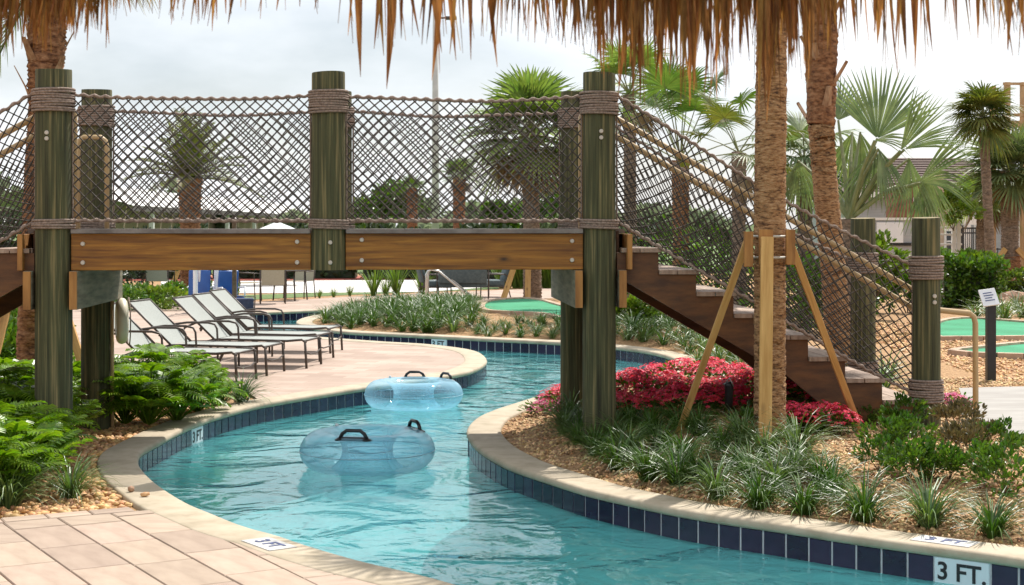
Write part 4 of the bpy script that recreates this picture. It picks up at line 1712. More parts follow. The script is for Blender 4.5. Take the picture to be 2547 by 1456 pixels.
p5 = fan_palm("fan_palm", "bushy fan palm behind the right half of the bridge net, with timber stakes", 1325, 755, 36, 1318, 335, 30, 0.75, 1.2, 0.19, M['fan_light'], M['trunk_grey'], 51, 10, (-0.75, 1.5))
for (px, py, tx, ty) in ((1250, 750, 1300, 600), (1312, 757, 1315, 600), (1420, 745, 1345, 600)):
    stake(p5, P(px, py, 35.2) - p5.location, P(tx, ty, 35.7) - p5.location, 0.13, 0.08)
fan_palm("tall_fan_palm", "tall fan palm with long stalks behind the stair's net top", 1695, 700, 27, 1692, 400, 13, 1.35, 0.62, 0.14, M['fan'], M['trunk_red'], 52, 0, (0.35, 1.4))
fan_palm("slim_fan_palm", "slim fan palm half hidden left of the staked trunk", 1838, 700, 25, 1838, 380, 10, 0.75, 0.5, 0.11, M['fan_dark'], M['trunk_grey'], 53, 4, (-0.5, 1.2))
fan_palm("dark_fan_palm", "dark olive fan palm beside the timber tower at upper right", 2470, 620, 34, 2445, 290, 24, 0.34, 0.72, 0.10, M['fan_dark'], M['trunk_grey'], 54, 0, (-0.9, 1.45), droop=0.5)
p8 = fan_palm("edge_fan_palm", "grey-green fan palm cut by the right edge of the view", 2512, 705, 37, 2512, 425, 30, 0.45, 1.05, 0.20, M['fan_blue'], M['trunk_grey'], 55, 3, (-0.8, 1.4), nseg=38, droop=0.25)
obj("boot_skirt", trunk_mesh([P(2514, 715, 37) - p8.location, P(2514, 640, 37) - p8.location], [0.26, 0.22], M['trunk_red'], ring=0.09, amp=0.1, n=14, seed=9), p8)
for (px, tx) in ((2440, 2500), (2610, 2530)):
    stake(p8, P(px, 705, 36.4) - p8.location, P(tx, 620, 36.8) - p8.location, 0.12, 0.08)
fan_palm("small_fan_palm", "small fan palm beyond the middle bridge post, left of the pale pole", 1025, 640, 60, 1025, 470, 10, 0.3, 0.5, 0.2, M['fan'], M['trunk_red'], 56, 3)
fan_palm("small_fan_palm", "small upright fan palm just right of the pale pole", 1142, 640, 58, 1142, 440, 12, 0.35, 0.65, 0.22, M['fan'], M['trunk_red'], 57, 4)

fan_palm("airy_fan_palm", "airy fan palm rising left of the stair's top behind the bridge post", 1570, 700, 31, 1565, 235, 14, 0.7, 0.75, 0.12, M['fan_light'], M['trunk_grey'], 58, 3, (-0.4, 1.3))
fan_palm("drooping_fan_palm", "blue-green drooping fan palm between the two right trunks", 2005, 700, 27, 2000, 395, 16, 0.45, 0.75, 0.13, M['fan_blue'], M['trunk_grey'], 59, 4, (-1.0, 1.0), droop=0.7)
fan_palm("bushy_edge_palm", "low bushy fan palm left of the right edge palm by the house", 2440, 700, 39, 2445, 500, 14, 0.4, 0.8, 0.14, M['fan_light'], M['trunk_grey'], 60, 3, (-0.6, 1.2), droop=0.5)
# silver fan palm: its few huge leaves are placed one by one
root = thing("silver_palm", "silver-green palm with huge drooping fans between the trunk and the house", "palm tree", tuple(P(2118, 640, 24)[:2]) + (0.1,), 0, "fan palms beyond the river")
c = P(2112, 545, 24) - root.location
obj("trunk", trunk_mesh([(0, 0, -0.2), c * 0.6, c], [0.2, 0.19, 0.16], M['trunk_grey'], ring=0.08, amp=0.08, n=14, seed=3), root)
random.seed(77)
q, qp = MB(), MB()
for (hx, hy, tx, ty, dY, spread, droop) in ((2182, 345, 2195, 150, 0.3, 1.05, 0.10), (2178, 365, 2140, 520, 0.0, 0.55, 0.15), (2185, 370, 2230, 500, -0.2, 0.45, 0.25), (2175, 350, 2270, 340, -0.4, 0.35, 0.55),
                                            (2240, 375, 2325, 222, -0.3, 0.36, 0.10), (2250, 372, 2400, 310, -0.3, 0.30, 0.30), (2285, 455, 2415, 325, -0.2, 0.28, 0.20), (2290, 455, 2425, 420, -0.1, 0.45, 0.85), (2262, 395, 2265, 560, 0.1, 0.55, 0.10),
                                            (2310, 440, 2330, 560, 0.4, 0.55, 0.15), (2300, 440, 2300, 590, 0.2, 0.5, 0.1), (1985, 400, 1985, 540, 0.6, 0.7, 0.2), (2085, 300, 2095, 180, 0.8, 0.9, 0.15), (2120, 330, 2080, 470, 0.9, 0.6, 0.2), (2140, 330, 2160, 470, 0.6, 0.5, 0.15),
                                            (1990, 330, 1965, 250, 1.0, 0.7, 0.3)):
    hub = P(hx, hy, 24 + dY) - root.location
    tip = P(tx, ty, 24 + dY * 1.5) - root.location
    d = tip - hub
    qp.tube([c, (c + hub) / 2 + Vector((0, 0, 0.12)), hub], [0.045, 0.03, 0.018], 6, cap=False)
    fan_leaf(q, qp, hub, d, 0.0, d.length, max(12, int(26 * spread)), spread, droop, 0.5, 0.15, up_hint=(0.25, -1, 0.15))
q.build("crown", M['fan_blue'], root)
qp.build("leaf_stalk", M['petiole'], root)

# feather palm seen through the left net
g_ = P(475, 735, 42)
root = thing("feather_palm", "young feather palm with upswept fronds seen through the left net panel", "palm tree", (g_.x, g_.y, 0.0), 0)
c = P(472, 445, 42) - root.location
obj("trunk", trunk_mesh([(0, 0, -0.2), c * 0.5, c], [0.32, 0.26, 0.34], M['trunk_red'], ring=0.1, amp=0.1, n=14, seed=13), root)
random.seed(14)
q = MB()
for i in range(30):
    az = i * 2.4
    el = 0.15 + 1.2 * ((i + 0.5) / 30) + rnd(-0.08, 0.08)
    feather(q, c, (math.cos(az) * math.cos(el), math.sin(az) * math.cos(el), math.sin(el)), rnd(1.6, 2.1), 0.36 * math.cos(el), 26, 0.36, 0.024, 0.5, 0.2, 0.03)
q.build("crown", M['date'], root)
for (px, tx) in ((425, 462), (515, 484)):
    stake(root, P(px, 728, 41) - root.location, P(tx, 610, 41.6) - root.location, 0.12, 0.08)

# ------------------------------------------------------------------ ground plants near the river
LIR = [liriope_mesh("liriope", 165, 0.40, M['lily'], 100 + i, 0.0072) for i in range(4)]
LIRP = [liriope_mesh("liriope", 165, 0.41, M['lily_pale'], 110 + i, 0.0072) for i in range(2)]
LIRF = [liriope_mesh("liriope", 46, 0.36, M['lily'], 120 + i, 0.011) for i in range(4)]
LIRFP = [liriope_mesh("liriope", 46, 0.36, M['lily_pale'], 130 + i, 0.011) for i in range(3)]


def clump(me, x, y, label, group, cat="plant", name="liriope_clump", sc=1.0, rz=None):
    o = obj(name, me, None, (x, y, gz(x, y) - 0.005), (0, 0, rnd(0, 6.28) if rz is None else rz), sc)
    return tag(o, label, cat, group)


random.seed(21)
front = [(1535, 1168), (1610, 1196), (1685, 1206), (1782, 1242), (1888, 1266), (2000, 1280), (2150, 1297), (2310, 1310), (2468, 1335)]
ordn = ["first", "second", "third", "fourth", "fifth", "sixth", "seventh", "eighth", "ninth"]
for k, (px, py) in enumerate(front):
    g_ = GG(px, py)
    clump(random.choice(LIR + LIRP[:1]) if k < 4 else random.choice(LIR + LIRP), g_.x, g_.y, "arching liriope clump next to the near right coping, %s along from the river's bend" % ordn[k],
          "liriope along the near right coping", sc=rnd(0.85, 1.0))
rows = [("back", [(1420, 1050), (1455, 1062), (1500, 1060), (1570, 1065), (1620, 1080), (1690, 1068), (1740, 1085), (1850, 1110), (1985, 1130)]),
        ("second", [(1405, 1078), (1440, 1105), (1525, 1100), (1640, 1120), (1700, 1150), (1790, 1120), (1830, 1170), (1905, 1145), (1975, 1180), (2040, 1200)]),
        ("third", [(1480, 1132), (1565, 1140), (1735, 1185), (1870, 1200), (1930, 1215), (2070, 1230)])]
ordn += ["tenth", "eleventh"]
for rn, lst in rows:
    for k, (px, py) in enumerate(lst):
        g_ = GG(px, py)
        clump(random.choice(LIR + LIRP), g_.x, g_.y, "liriope clump in the right bed's %s row, %s from the bridge post" % (rn, ordn[k]), "crowded liriope in the right bed", sc=rnd(0.72, 0.92))
for (px, py, lb_) in ((175, 1232, "single liriope clump in the gravel left of the river bend"), (22, 1252, "liriope clump at the left edge beside the pavers"),
                      (545, 1003, "grey-green liriope clump between lobed plants and coping"), (600, 998, "liriope clump next to the coping nearest the loungers")):
    g_ = G(px, py, 0)
    clump(random.choice(LIR + LIRP[:1]), g_.x, g_.y, lb_, "liriope in the left bed", sc=rnd(0.9, 1.05))

# dense liriope on the island
random.seed(33)
cnt = 0
island_lb = "small liriope clump in the dense band on the island across the river"
y = 24.2
while y < 33 and cnt < 290:
    x = -6.5
    while x < 3.4:
        px_, py_ = x + rnd(-0.12, 0.12), y + rnd(-0.14, 0.14)
        d, r, k = bank(px_, py_)
        sx = CX + FPX * px_ / py_
        sy = HZ + FPX * (EYE - 0.1) / py_
        green_ = (sx > 1180 and sy < 809)
        if r and (0.5 if sx < 1180 else 0.36) < d and not green_ and sx < 1860 and (py_ < 31.5 or sx < 1180):
            clump(random.choice(LIRF + LIRFP if rnd(0, 1) < 0.5 else LIRF), px_, py_, island_lb, "island liriope band", name="liriope_clump", sc=rnd(1.0, 1.3) * (0.62 if sx > 1180 else 1.0))
            cnt += 1
        x += 0.31 if x < -0.7 else 0.22
    y += 0.36
# silvery grass right of the water's end, under the stair
random.seed(34)
for (px, py) in ((1715, 880), (1750, 872), (1790, 880), (1700, 860), (1740, 905), (1780, 905), (1820, 890), (1830, 915), (1800, 925), (1850, 935), (1765, 930), (1835, 950), (1870, 905), (1860, 960), (1650, 858), (1600, 850), (1560, 846), (1680, 845), (1620, 835), (1575, 828), (1720, 840), (1760, 850)):
    g_ = GG(px, py)
    clump(random.choice(LIRFP + LIRF[:2]), g_.x, g_.y, "silvery grass clump at the water's end under the stair", "silvery grass under the stair", sc=rnd(1.0, 1.3))
for (px, py) in ((2000, 985), (2110, 965), (2170, 940), (2230, 985), (2180, 990), (1985, 1010), (2245, 960)):
    g_ = GG(px, py)
    clump(random.choice(LIRFP + LIRF[:2]), g_.x, g_.y + 0.6, "tuft of pale grass behind the lower stair steps", "grass behind the lower steps", sc=rnd(1.0, 1.2))
for (px, py) in ((2500, 800), (2540, 790), (2470, 795), (2530, 775), (2590, 790), (2490, 780), (2560, 770), (2460, 778), (2430, 792)):
    g_ = GG(px, py)
    clump(random.choice(LIRFP), g_.x, g_.y, "pale strappy clump behind the long putting green at right", "strappy plants by the right green", sc=rnd(1.2, 1.6))

# lobed philodendrons
XAN = [lobed_mesh("foliage", 84, 200 + i, 1.0) for i in range(3)]
random.seed(41)
xan = [(-25, 1240, 1.0, "lowest lobed plant at the left edge above the small liriope"), (35, 1210, 1.0, "broad lobed plant in front, left of the bridge post foot"), (85, 1165, 0.95, "lobed plant at the gravel edge before the left bridge post"), (-5, 1175, 1.15, "tall lobed plant at the left edge, middle of the clump"), (55, 1120, 1.15, "lobed plant hugging the left bridge post's front"),
       (-5, 1105, 1.3, "upper lobed plant at the left edge"), (60, 1050, 1.2, "lobed plant just left of the bridge post, half way back"), (5, 1030, 1.3, "lobed plant behind the left edge clump"), (150, 1085, 0.85, "lobed plant between the two left bridge posts"), (180, 1020, 1.0, "rear lobed plant between the two left bridge posts"),
       (310, 1050, 1.05, "lobed plant right beside the far left post"), (370, 1052, 1.1, "lobed plant in front of the loungers, second from the post"), (440, 1045, 1.05, "lobed plant in front of the loungers, third from the post"), (490, 1020, 0.9, "rightmost lobed plant beside the grey liriope"),
       (330, 1000, 1.05, "rear lobed plant beside the far left post under the first lounger"), (400, 995, 1.1, "rear lobed plant below the lounger's arm"), (460, 985, 0.95, "rear lobed plant below the lounger's foot end"), (110, 985, 1.2, "lobed plant behind the left bridge post"), (40, 975, 1.3, "lobed plant behind the left bridge post at the palm's foot"), (250, 1010, 0.95, "lobed plant behind the far left post")]
for k, (px, py, s, lb_) in enumerate(xan):
    g_ = G(px, py, 0)
    r_ = thing("lobed_philodendron", "bright green " + lb_, "plant", (g_.x, g_.y, -0.03), rnd(0, 6.28), "lobed philodendrons in the left bed")
    r_.scale = (s * rnd(0.9, 1.05),) * 3
    obj("foliage", XAN[k % 3], r_)

# glossy round-leaved shrubs in the right bed
SHR = [cloud_mesh("foliage", 720, 0.24, 0.22, 0.17, M['shrub'], 300 + i, 0.042, 0.5, 12, flat=0.5) for i in range(3)]
SHRD = [cloud_mesh("foliage", 600, 0.26, 0.24, 0.15, M['shrub_red'], 310 + i, 0.045, 0.42, 12, flat=0.5) for i in range(2)]
STM = stems_mesh("stem", 9, 0.22, 0.2, 0.16, 320, M['twig'])
random.seed(45)
shr = [(2000, 1075, 0, "low green shrub right of the staked palm's foot"), (1945, 1090, 0, "green shrub touching the front stake's foot"), (2150, 1060, 0, "green shrub below the lower steps' stringer"), (2080, 1085, 1, "bronze-green shrub below the right stake's foot"),
       (2245, 1075, 0, "bright shrub at the foot of the stair's bottom post"), (2200, 1130, 0, "bright mounded shrub before the bottom step"), (2260, 1135, 0, "bright shrub right of the mounded one before the bottom post"), (2190, 1180, 0, "lower bright shrub above the seventh front liriope"), (2255, 1200, 0, "low lime shrub between front liriopes"), (2310, 1195, 0, "low shrub in the middle of the right gravel"),
       (2390, 1085, 1, "bronze shrub at the hand rail's foot"), (2450, 1120, 1, "bronze and green shrub beside the path's corner"), (2400, 1150, 1, "bronze shrub left of the one at the path's corner"), (2360, 1195, 0, "small dark green shrub in the gravel"), (2440, 1190, 0, "green shrub near the right edge above the last liriope"), (2500, 1230, 0, "green shrub at the right edge behind the last liriope"), (2490, 1150, 0, "green shrub against the path at the right edge"),
       (1860, 1080, 0, "dark shrub left of the front stake")]
for k, (px, py, br, lb_) in enumerate(shr):
    g_ = GG(px, py)
    r_ = thing("glossy_shrub", lb_, "shrub", (g_.x, g_.y, gz(g_.x, g_.y)), rnd(0, 6.28), "glossy shrubs in the right bed")
    r_.scale = (rnd(0.8, 1.1) * (0.58 if px < 2170 else 0.78),) * 3
    obj("foliage", (SHRD if br else SHR)[k % (2 if br else 3)], r_)
    obj("stem", STM, r_)

# red flower bed under the stair
def petals(name, n, rx, ry, z0, z1, m, seed):
    random.seed(seed)
    q = MB()
    for i in range(n):
        d = rdir(0.0)
        r_ = math.sqrt(rnd(0, 1))
        p = Vector((d.x * rx * r_ * 1.3, d.y * ry * r_ * 1.3, z0 + (z1 - z0) * (1 - r_ * r_ * 0.8) + rnd(-0.03, 0.03)))
        nrm = (Vector((0, 0, 1)) + d * 0.9).normalized()
        t1 = nrm.orthogonal().normalized()
        t2 = nrm.cross(t1)
        c = len(q.v)
        for k in range(5):
            a = k * 1.2566 + r_
            e = t1 * math.cos(a) + t2 * math.sin(a)
            s_ = nrm.cross(e)
            q.poly([p, p + e * 0.014 + s_ * 0.009 + nrm * 0.004, p + e * 0.024 - nrm * 0.002, p + e * 0.014 - s_ * 0.009 + nrm * 0.004])
    return q.mesh(name, m)


FLR = [petals("blossoms", 230, 0.20, 0.20, 0.14, 0.34, M['petal'], 400 + i) for i in range(3)]
FLP = [petals("blossoms", 170, 0.18, 0.18, 0.12, 0.30, M['petal_pink'], 410 + i) for i in range(2)]
FLF = cloud_mesh("foliage", 260, 0.22, 0.22, 0.14, M['shrub'], 420, 0.06, 0.35, 10)
random.seed(46)
fl = [(1570, 985, 0), (1630, 965, 0), (1700, 955, 0), (1770, 958, 0), (1835, 970, 0), (1590, 1015, 0), (1660, 1005, 0), (1735, 1000, 0), (1805, 1005, 0), (1855, 1000, 0), (1620, 1035, 0), (1690, 1035, 0), (1760, 1035, 0), (1985, 1000, 0), (2035, 1015, 0), (2075, 1022, 0), (1545, 1030, 1), (1835, 1030, 0),
      (1348, 1033, 1), (1372, 1010, 1), (1400, 1015, 0), (2365, 1025, 1), (1400, 1035, 1), (1560, 1040, 0), (1955, 985, 0)]
nth = {}
for k, (px, py, pk) in enumerate(fl):
    g_ = GG(px, py)
    if px < 1410:
        lb_ = ("magenta" if pk else "red") + " flowering plant left of the bridge's right posts, %s" % {1348: "nearest the coping", 1372: "rear one", 1400: "against the post"}[px] + (", in front" if py == 1035 else "")
    elif px > 2300:
        lb_ = "pink flowering plant at the foot of the hand rail post"
    elif px > 1900:
        lb_ = "red flowering plant right of the staked palm below the stringer, " + {1985: "second from the trunk", 2035: "third from the trunk", 2075: "farthest from the trunk", 1955: "against the trunk"}[px]
    elif pk:
        lb_ = "magenta flowering plant right against the bridge's near right post"
    else:
        fr_ = "rear" if py < 975 else ("middle" if py < 1012 else "front")
        nth[fr_] = nth.get(fr_, 0) + 1
        lb_ = "red flowering plant, %s row under the stair, %s from the bridge post" % (fr_, ordn[nth[fr_] - 1])
    r_ = thing("flowering_plant", lb_, "flowers", (g_.x, g_.y, gz(g_.x, g_.y) - 0.02), rnd(0, 6.28), "red and pink flowers under the stair")
    s = rnd(0.95, 1.2) * (0.8 if pk else 1.05)
    r_.scale = (s, s, s * rnd(0.62, 0.8))
    obj("foliage", FLF, r_)
    obj("blossoms", (FLP if pk else FLR)[k % (2 if pk else 3)], r_)

for k, (px, yy) in enumerate(((1968, 12.15), (2005, 12.05), (2045, 12.15), (2082, 12.0))):
    x_ = (px - CX) * yy / FPX
    r_ = thing("flowering_plant", "low red flowering plant before the stringer, %s right of the staked trunk" % ordn[k], "flowers", (x_, yy, gz(x_, yy) - 0.02), rnd(0, 6.28), "red and pink flowers under the stair")
    r_.scale = (0.8, 0.8, 0.72)
    obj("foliage", FLF, r_)
    obj("blossoms", FLR[k % 3], r_)

# ------------------------------------------------------------------ gravel
def pebbles(name, pts, r0_, r1_, m, tri20=True, flat=0.7, seed=1):
    random.seed(seed)
    bm = bmesh.new()
    if tri20:
        bmesh.ops.create_icosphere(bm, subdivisions=1, radius=1)
    else:
        bmesh.ops.create_icosphere(bm, subdivisions=1, radius=1)
        bmesh.ops.dissolve_limit(bm, angle_limit=0.0, verts=bm.verts, edges=bm.edges)
    base = np.array([v.co[:] for v in bm.verts])
    fc = np.array([[v.index for v in f.verts] for f in bm.faces])
    bm.free()
    if not tri20:
        base = np.array([(1, 0, 0), (-1, 0, 0), (0, 1, 0), (0, -1, 0), (0, 0, 1), (0, 0, -1)], float)
        fc = np.array([(0, 2, 4), (2, 1, 4), (1, 3, 4), (3, 0, 4), (2, 0, 5), (1, 2, 5), (3, 1, 5), (0, 3, 5)])
    nv = len(base)
    V = np.zeros((len(pts) * nv, 3))
    Fc = np.zeros((len(pts) * len(fc), 3), int)
    rs = np.random.RandomState(seed)
    for i, (x, y, z) in enumerate(pts):
        r_ = rs.uniform(r0_, r1_)
        a = rs.uniform(0, 6.28)
        ca, sa = math.cos(a), math.sin(a)
        s = np.array((r_ * rs.uniform(0.85, 1.35), r_ * rs.uniform(0.7, 1.0), r_ * flat * rs.uniform(0.7, 1.1)))
        q = base * s * rs.uniform(0.88, 1.12, (nv, 1))
        t = rs.uniform(-0.35, 0.35)
        q = np.stack((q[:, 0] * math.cos(t) - q[:, 2] * math.sin(t), q[:, 1], q[:, 0] * math.sin(t) + q[:, 2] * math.cos(t)), 1)
        V[i * nv:(i + 1) * nv, 0] = q[:, 0] * ca - q[:, 1] * sa + x
        V[i * nv:(i + 1) * nv, 1] = q[:, 0] * sa + q[:, 1] * ca + y
        V[i * nv:(i + 1) * nv, 2] = q[:, 2] + z
        Fc[i * len(fc):(i + 1) * len(fc)] = fc + i * nv
    me = bpy.data.meshes.new(name)
    me.vertices.add(len(V))
    me.vertices.foreach_set("co", V.ravel())
    me.loops.add(Fc.size)
    me.loops.foreach_set("vertex_index", Fc.ravel().astype(np.int32))
    me.polygons.add(len(Fc))
    me.polygons.foreach_set("loop_start", np.arange(0, Fc.size, 3, dtype=np.int32))
    me.update(calc_edges=True)
    me.validate()
    me.materials.append(m)
    if tri20:
        me.polygons.foreach_set("use_smooth", [True] * len(me.polygons))
    return obj(name, me)


def scatter(x0, x1, y0, y1, n, ok, lift):
    """random points on land accepted by ok(d, right, x, y)"""
    rs = np.random.RandomState(int(n))
    X = rs.uniform(x0, x1, n)
    Y = rs.uniform(y0, y1, n)
    out = []
    for a in range(0, n, 4000):
        xx, yy = X[a:a + 4000], Y[a:a + 4000]
        D = (xx[:, None] - BKn[None, :, 0]) ** 2 + (yy[:, None] - BKn[None, :, 1]) ** 2
        k = D.argmin(1)
        dist = np.sqrt(D[np.arange(len(k)), k])
        sd = (xx - BKn[k, 0]) * BNn[k, 0] + (yy - BKn[k, 1]) * BNn[k, 1]
        right = BSn[k] >= n_left - 0.5
        for i in range(len(k)):
            d = dist[i] if sd[i] > 0 else -dist[i]
            if ok(d, right[i], xx[i], yy[i]):
                z = -0.03 + 0.19 * sstep(0.22, 1.7, d) if right[i] else -0.035
                out.append((xx[i], yy[i], z + lift))
    return out


def ok_left(d, r, x, y):
    p = Vector((x, y))
    return (not r) and d > 0.315 and (p - GE0).dot(gnrm) < -0.015 and x < -2.0


pl = scatter(-4.6, -1.9, 9.0, 15.5, 9000, ok_left, 0.008)
tag(pebbles("river_pebbles", pl, 0.017, 0.037, M['pebble'], True, 0.75, 5), "tan and orange river pebbles covering the left bed", "gravel", kind="stuff")


def ok_right(d, r, x, y):
    return r and d > 0.31 and abs(x) < 0.345 * y + 0.5 and not inside(pp, x, y)


pr = scatter(-1.0, 6.2, 8.0, 16.5, 52000, ok_right, 0.003)
tag(pebbles("gravel_chips", pr, 0.008, 0.022, M['chip'], False, 0.8, 6), "fine golden gravel chips covering the right bed", "gravel", kind="stuff")


def ok_strip(d, r, x, y):
    return r and d > 0.5 and x > 5.0 and abs(x) < 0.345 * y + 0.5 and not any(inside(g, x, y) for g in GREENS) and not inside(pp, x, y)


ps = scatter(5.0, 9.5, 15.7, 26, 9000, ok_strip, 0.004)
tag(pebbles("far_gravel", ps, 0.016, 0.034, M['pebble'], False, 0.8, 7), "orange gravel strip around the right putting greens", "gravel", kind="stuff")
ro = pebbles("loose_stone", [(0, 0, 0)], 0.028, 0.03, M['rock'], True, 0.8, 3)
g_ = G(326, 1224, 0)
ro.location = (g_.x, g_.y, 0.02)
tag(ro, "dark loose stone lying on the coping at the left bend", "stone", "stones on the coping")
ro = pebbles("loose_stone", [(0, 0, 0)], 0.024, 0.026, M['pebble'], True, 0.7, 4)
g_ = G(361, 1236, 0)
ro.location = (g_.x, g_.y, 0.016)
tag(ro, "pale loose stone on the coping right of the dark one", "stone", "stones on the coping")

# ------------------------------------------------------------------ inner tubes on the water
def tube_float(label, px, py, R0, r0_, squash, rz, tilt=0.0):
    g_ = G(px, py, -0.19)
    root = thing("swim_tube", label, "swim tube", (g_.x, g_.y, -0.195), rz, "clear swim tubes on the river")
    q = MB()
    NR, NT = 140, 22
    for i in range(NR):
        a = 2 * math.pi * i / NR
        wr = 1 + 0.006 * math.sin(9 * a) + 0.007 * math.sin(23 * a + 1)
        for k in range(NT):
            t = 2 * math.pi * k / NT
            rr = R0 + r0_ * wr * math.cos(t)
            q.v.append((rr * math.cos(a), rr * math.sin(a), squash * r0_ * wr * math.sin(t) + squash * r0_ * 0.86))
    for i in range(NR):
        for k in range(NT):
            q.f.append((i * NT + k, ((i + 1) % NR) * NT + k, ((i + 1) % NR) * NT + (k + 1) % NT, i * NT + (k + 1) % NT))
    o = q.build("ring_body", M['vinyl'], root, smooth=True)
    for zt in (0.0,):
        s_ = MB().tube([((R0 + r0_ * 1.012) * math.cos(2 * math.pi * i / 64), (R0 + r0_ * 1.012) * math.sin(2 * math.pi * i / 64), squash * r0_ * 0.86) for i in range(64)], 0.0035, 4, closed=True)
        s_.build("weld_seam", M['seam'], root, smooth=True)
    vz = squash * r0_ * 1.86
    MB().lathe([(0.016, 0), (0.016, 0.01), (0.010, 0.022)], (R0 * math.cos(2.4), R0 * math.sin(2.4), vz), 10).build("valve", M['white'], root)
    MB().tube([((R0 - r0_ * 0.99) * math.cos(2 * math.pi * i / 64), (R0 - r0_ * 0.99) * math.sin(2 * math.pi * i / 64), squash * r0_ * 0.86) for i in range(64)], 0.0035, 4, closed=True).build("inner_seam", M['seam'], root, smooth=True)
    return root, R0, r0_, squash


def tube_handle(root, az, R0, r0_, squash, w=0.11):
    rr = R0 + r0_ * 0.25
    c = Vector((rr * math.cos(az), rr * math.sin(az), squash * r0_ * 1.82))
    t = Vector((-math.sin(az), math.cos(az), 0))
    n = Vector((math.cos(az), math.sin(az), 0))
    q = MB()
    pts = [c - t * w + Vector((0, 0, -0.012)), c - t * w * 0.82 + Vector((0, 0, 0.03)), c - t * w * 0.5 + Vector((0, 0, 0.055)), c + t * w * 0.5 + Vector((0, 0, 0.055)), c + t * w * 0.82 + Vector((0, 0, 0.03)), c + t * w + Vector((0, 0, -0.012))]
    q.tube(pts, [0.016, 0.015, 0.015, 0.015, 0.015, 0.016], 8)
    h = q.build("handle", M['black'], root, smooth=True)
    q = MB()
    for s in (-1, 1):
        q.lathe([(0.042, 0), (0.042, 0.010), (0.015, 0.022)], tuple(c + t * (s * w) + Vector((0, 0, -0.024))), 14)
    q.tube([c - t * (w * 1.3) + Vector((0, 0, -0.02)), c - t * w + Vector((0, 0, -0.012)), c + t * w + Vector((0, 0, -0.012)), c + t * (w * 1.3) + Vector((0, 0, -0.02))], [0.008, 0.017, 0.017, 0.008], 8)
    q.build("handle_patch", M['black'], h)


m_, n_, l_, out_ = new_mat("vinyl_seam")
b_ = n_.new("ShaderNodeBsdfPrincipled")
b_.inputs["Base Color"].default_value = (0.30, 0.45, 0.52, 1)
b_.inputs["Roughness"].default_value = 0.3
l_.new(b_.outputs[0], out_.inputs["Surface"])
M['seam'] = m_
t1, R0, r0_, sq = tube_float("larger clear swim tube floating nearest the camera", 914, 1160, 0.375, 0.172, 0.93, 0)
tube_handle(t1, R(-100), R0, r0_, sq)
tube_handle(t1, R(28), R0, r0_, sq)
t2, R0, r0_, sq = tube_float("farther clear swim tube drifting beside the lounger deck", 1029, 1009, 0.375, 0.16, 0.95, 0)
tube_handle(t2, R(92), R0, r0_, sq)
tube_handle(t2, R(35), R0, r0_, sq)


# ------------------------------------------------------------------ chaise loungers
def lounger():
    root = thing("chaise_lounge", "", "lounger", (0, 0, 0), 0, "white sling loungers on the sun deck")
    W, S, Lf, Bk = 0.62, 0.345, 1.22, 0.74      # width, seat height, flat length, back length
    ba = R(44)
    for s in (0, W):
        pts = [(-0.34, s, S - 0.10), (-0.2, s, S - 0.07), (0, s, S), (0.2, s, S + 0.005), (Lf - 0.25, s, S - 0.005), (Lf - 0.06, s, S + 0.012), (Lf, s, S - 0.02)]
        MB().tube(pts, 0.015, 8).build("side_rail", M['frame'], root, smooth=True)
        MB().tube([(0.02, s, S), (-Bk * math.cos(ba), s, S + Bk * math.sin(ba))], 0.014, 8).build("back_rail", M['frame'], root, smooth=True)
        MB().tube([(Lf - 0.02, s, S), (Lf - 0.0, s, 0)], 0.0165, 8).build("leg", M['frame'], root, smooth=True)
        MB().tube([(0.02, s, S), (-0.16, s, 0)], 0.0165, 8).build("leg", M['frame'], root, smooth=True)
        o_ = s + (0.03 if s else -0.03)
        arm = [(-0.42, o_, S + 0.06), (-0.36, o_, S + 0.15), (-0.22, o_, S + 0.21), (-0.05, o_, S + 0.235), (0.22, o_, S + 0.235), (0.31, o_, S + 0.215), (0.34, o_, S + 0.16), (0.35, o_, S - 0.0), (0.35, o_, 0.0)]
        MB().tube(arm, 0.014, 8).build("arm", M['frame'], root, smooth=True)
    MB().tube([(Lf - 0.04, 0, S - 0.005), (Lf - 0.04, W, S - 0.005)], 0.013, 8).build("cross_bar", M['frame'], root, smooth=True)
    MB().tube([(Lf - 0.01, 0, 0.20), (Lf - 0.01, W * 0.3, 0.165), (Lf - 0.01, W * 0.7, 0.165), (Lf - 0.01, W, 0.20)], 0.010, 8).build("foot_stretcher", M['frame'], root, smooth=True)
    MB().tube([(-Bk * math.cos(ba), 0, S + Bk * math.sin(ba)), (-Bk * math.cos(ba), W, S + Bk * math.sin(ba))], 0.014, 8).build("back_top_bar", M['frame'], root, smooth=True)
    MB().tube([(-0.16, 0, 0.08), (-0.16, W, 0.08)], 0.010, 8).build("cross_bar", M['frame'], root, smooth=True)
    q = MB()
    for k in range(13):
        t = k / 12
        x = 0.03 + (Lf - 0.08) * t
        for j in range(5):
            y = 0.012 + (W - 0.024) * j / 4
            q.v.append((x, y, S + 0.006 - 0.018 * math.sin(math.pi * j / 4) * math.sin(math.pi * t)))
    for k in range(12):
        for j in range(4):
            a = k * 5 + j
            q.f.append((a, a + 5, a + 6, a + 1))
    q.build("seat_sling", M['sling'], root, smooth=True)
    q = MB()
    for k in range(9):
        t = k / 8
        for j in range(5):
            y = 0.012 + (W - 0.024) * j / 4
            sg = 0.02 * math.sin(math.pi * j / 4) * math.sin(math.pi * t)
            q.v.append((-Bk * t * math.cos(ba) - sg * math.sin(ba), y, S + 0.004 + Bk * t * math.sin(ba) - sg * math.cos(ba)))
    for k in range(8):
        for j in range(4):
            a = k * 5 + j
            q.f.append((a, a + 5, a + 6, a + 1))
    q.build("back_sling", M['sling'], root, smooth=True)
    return root


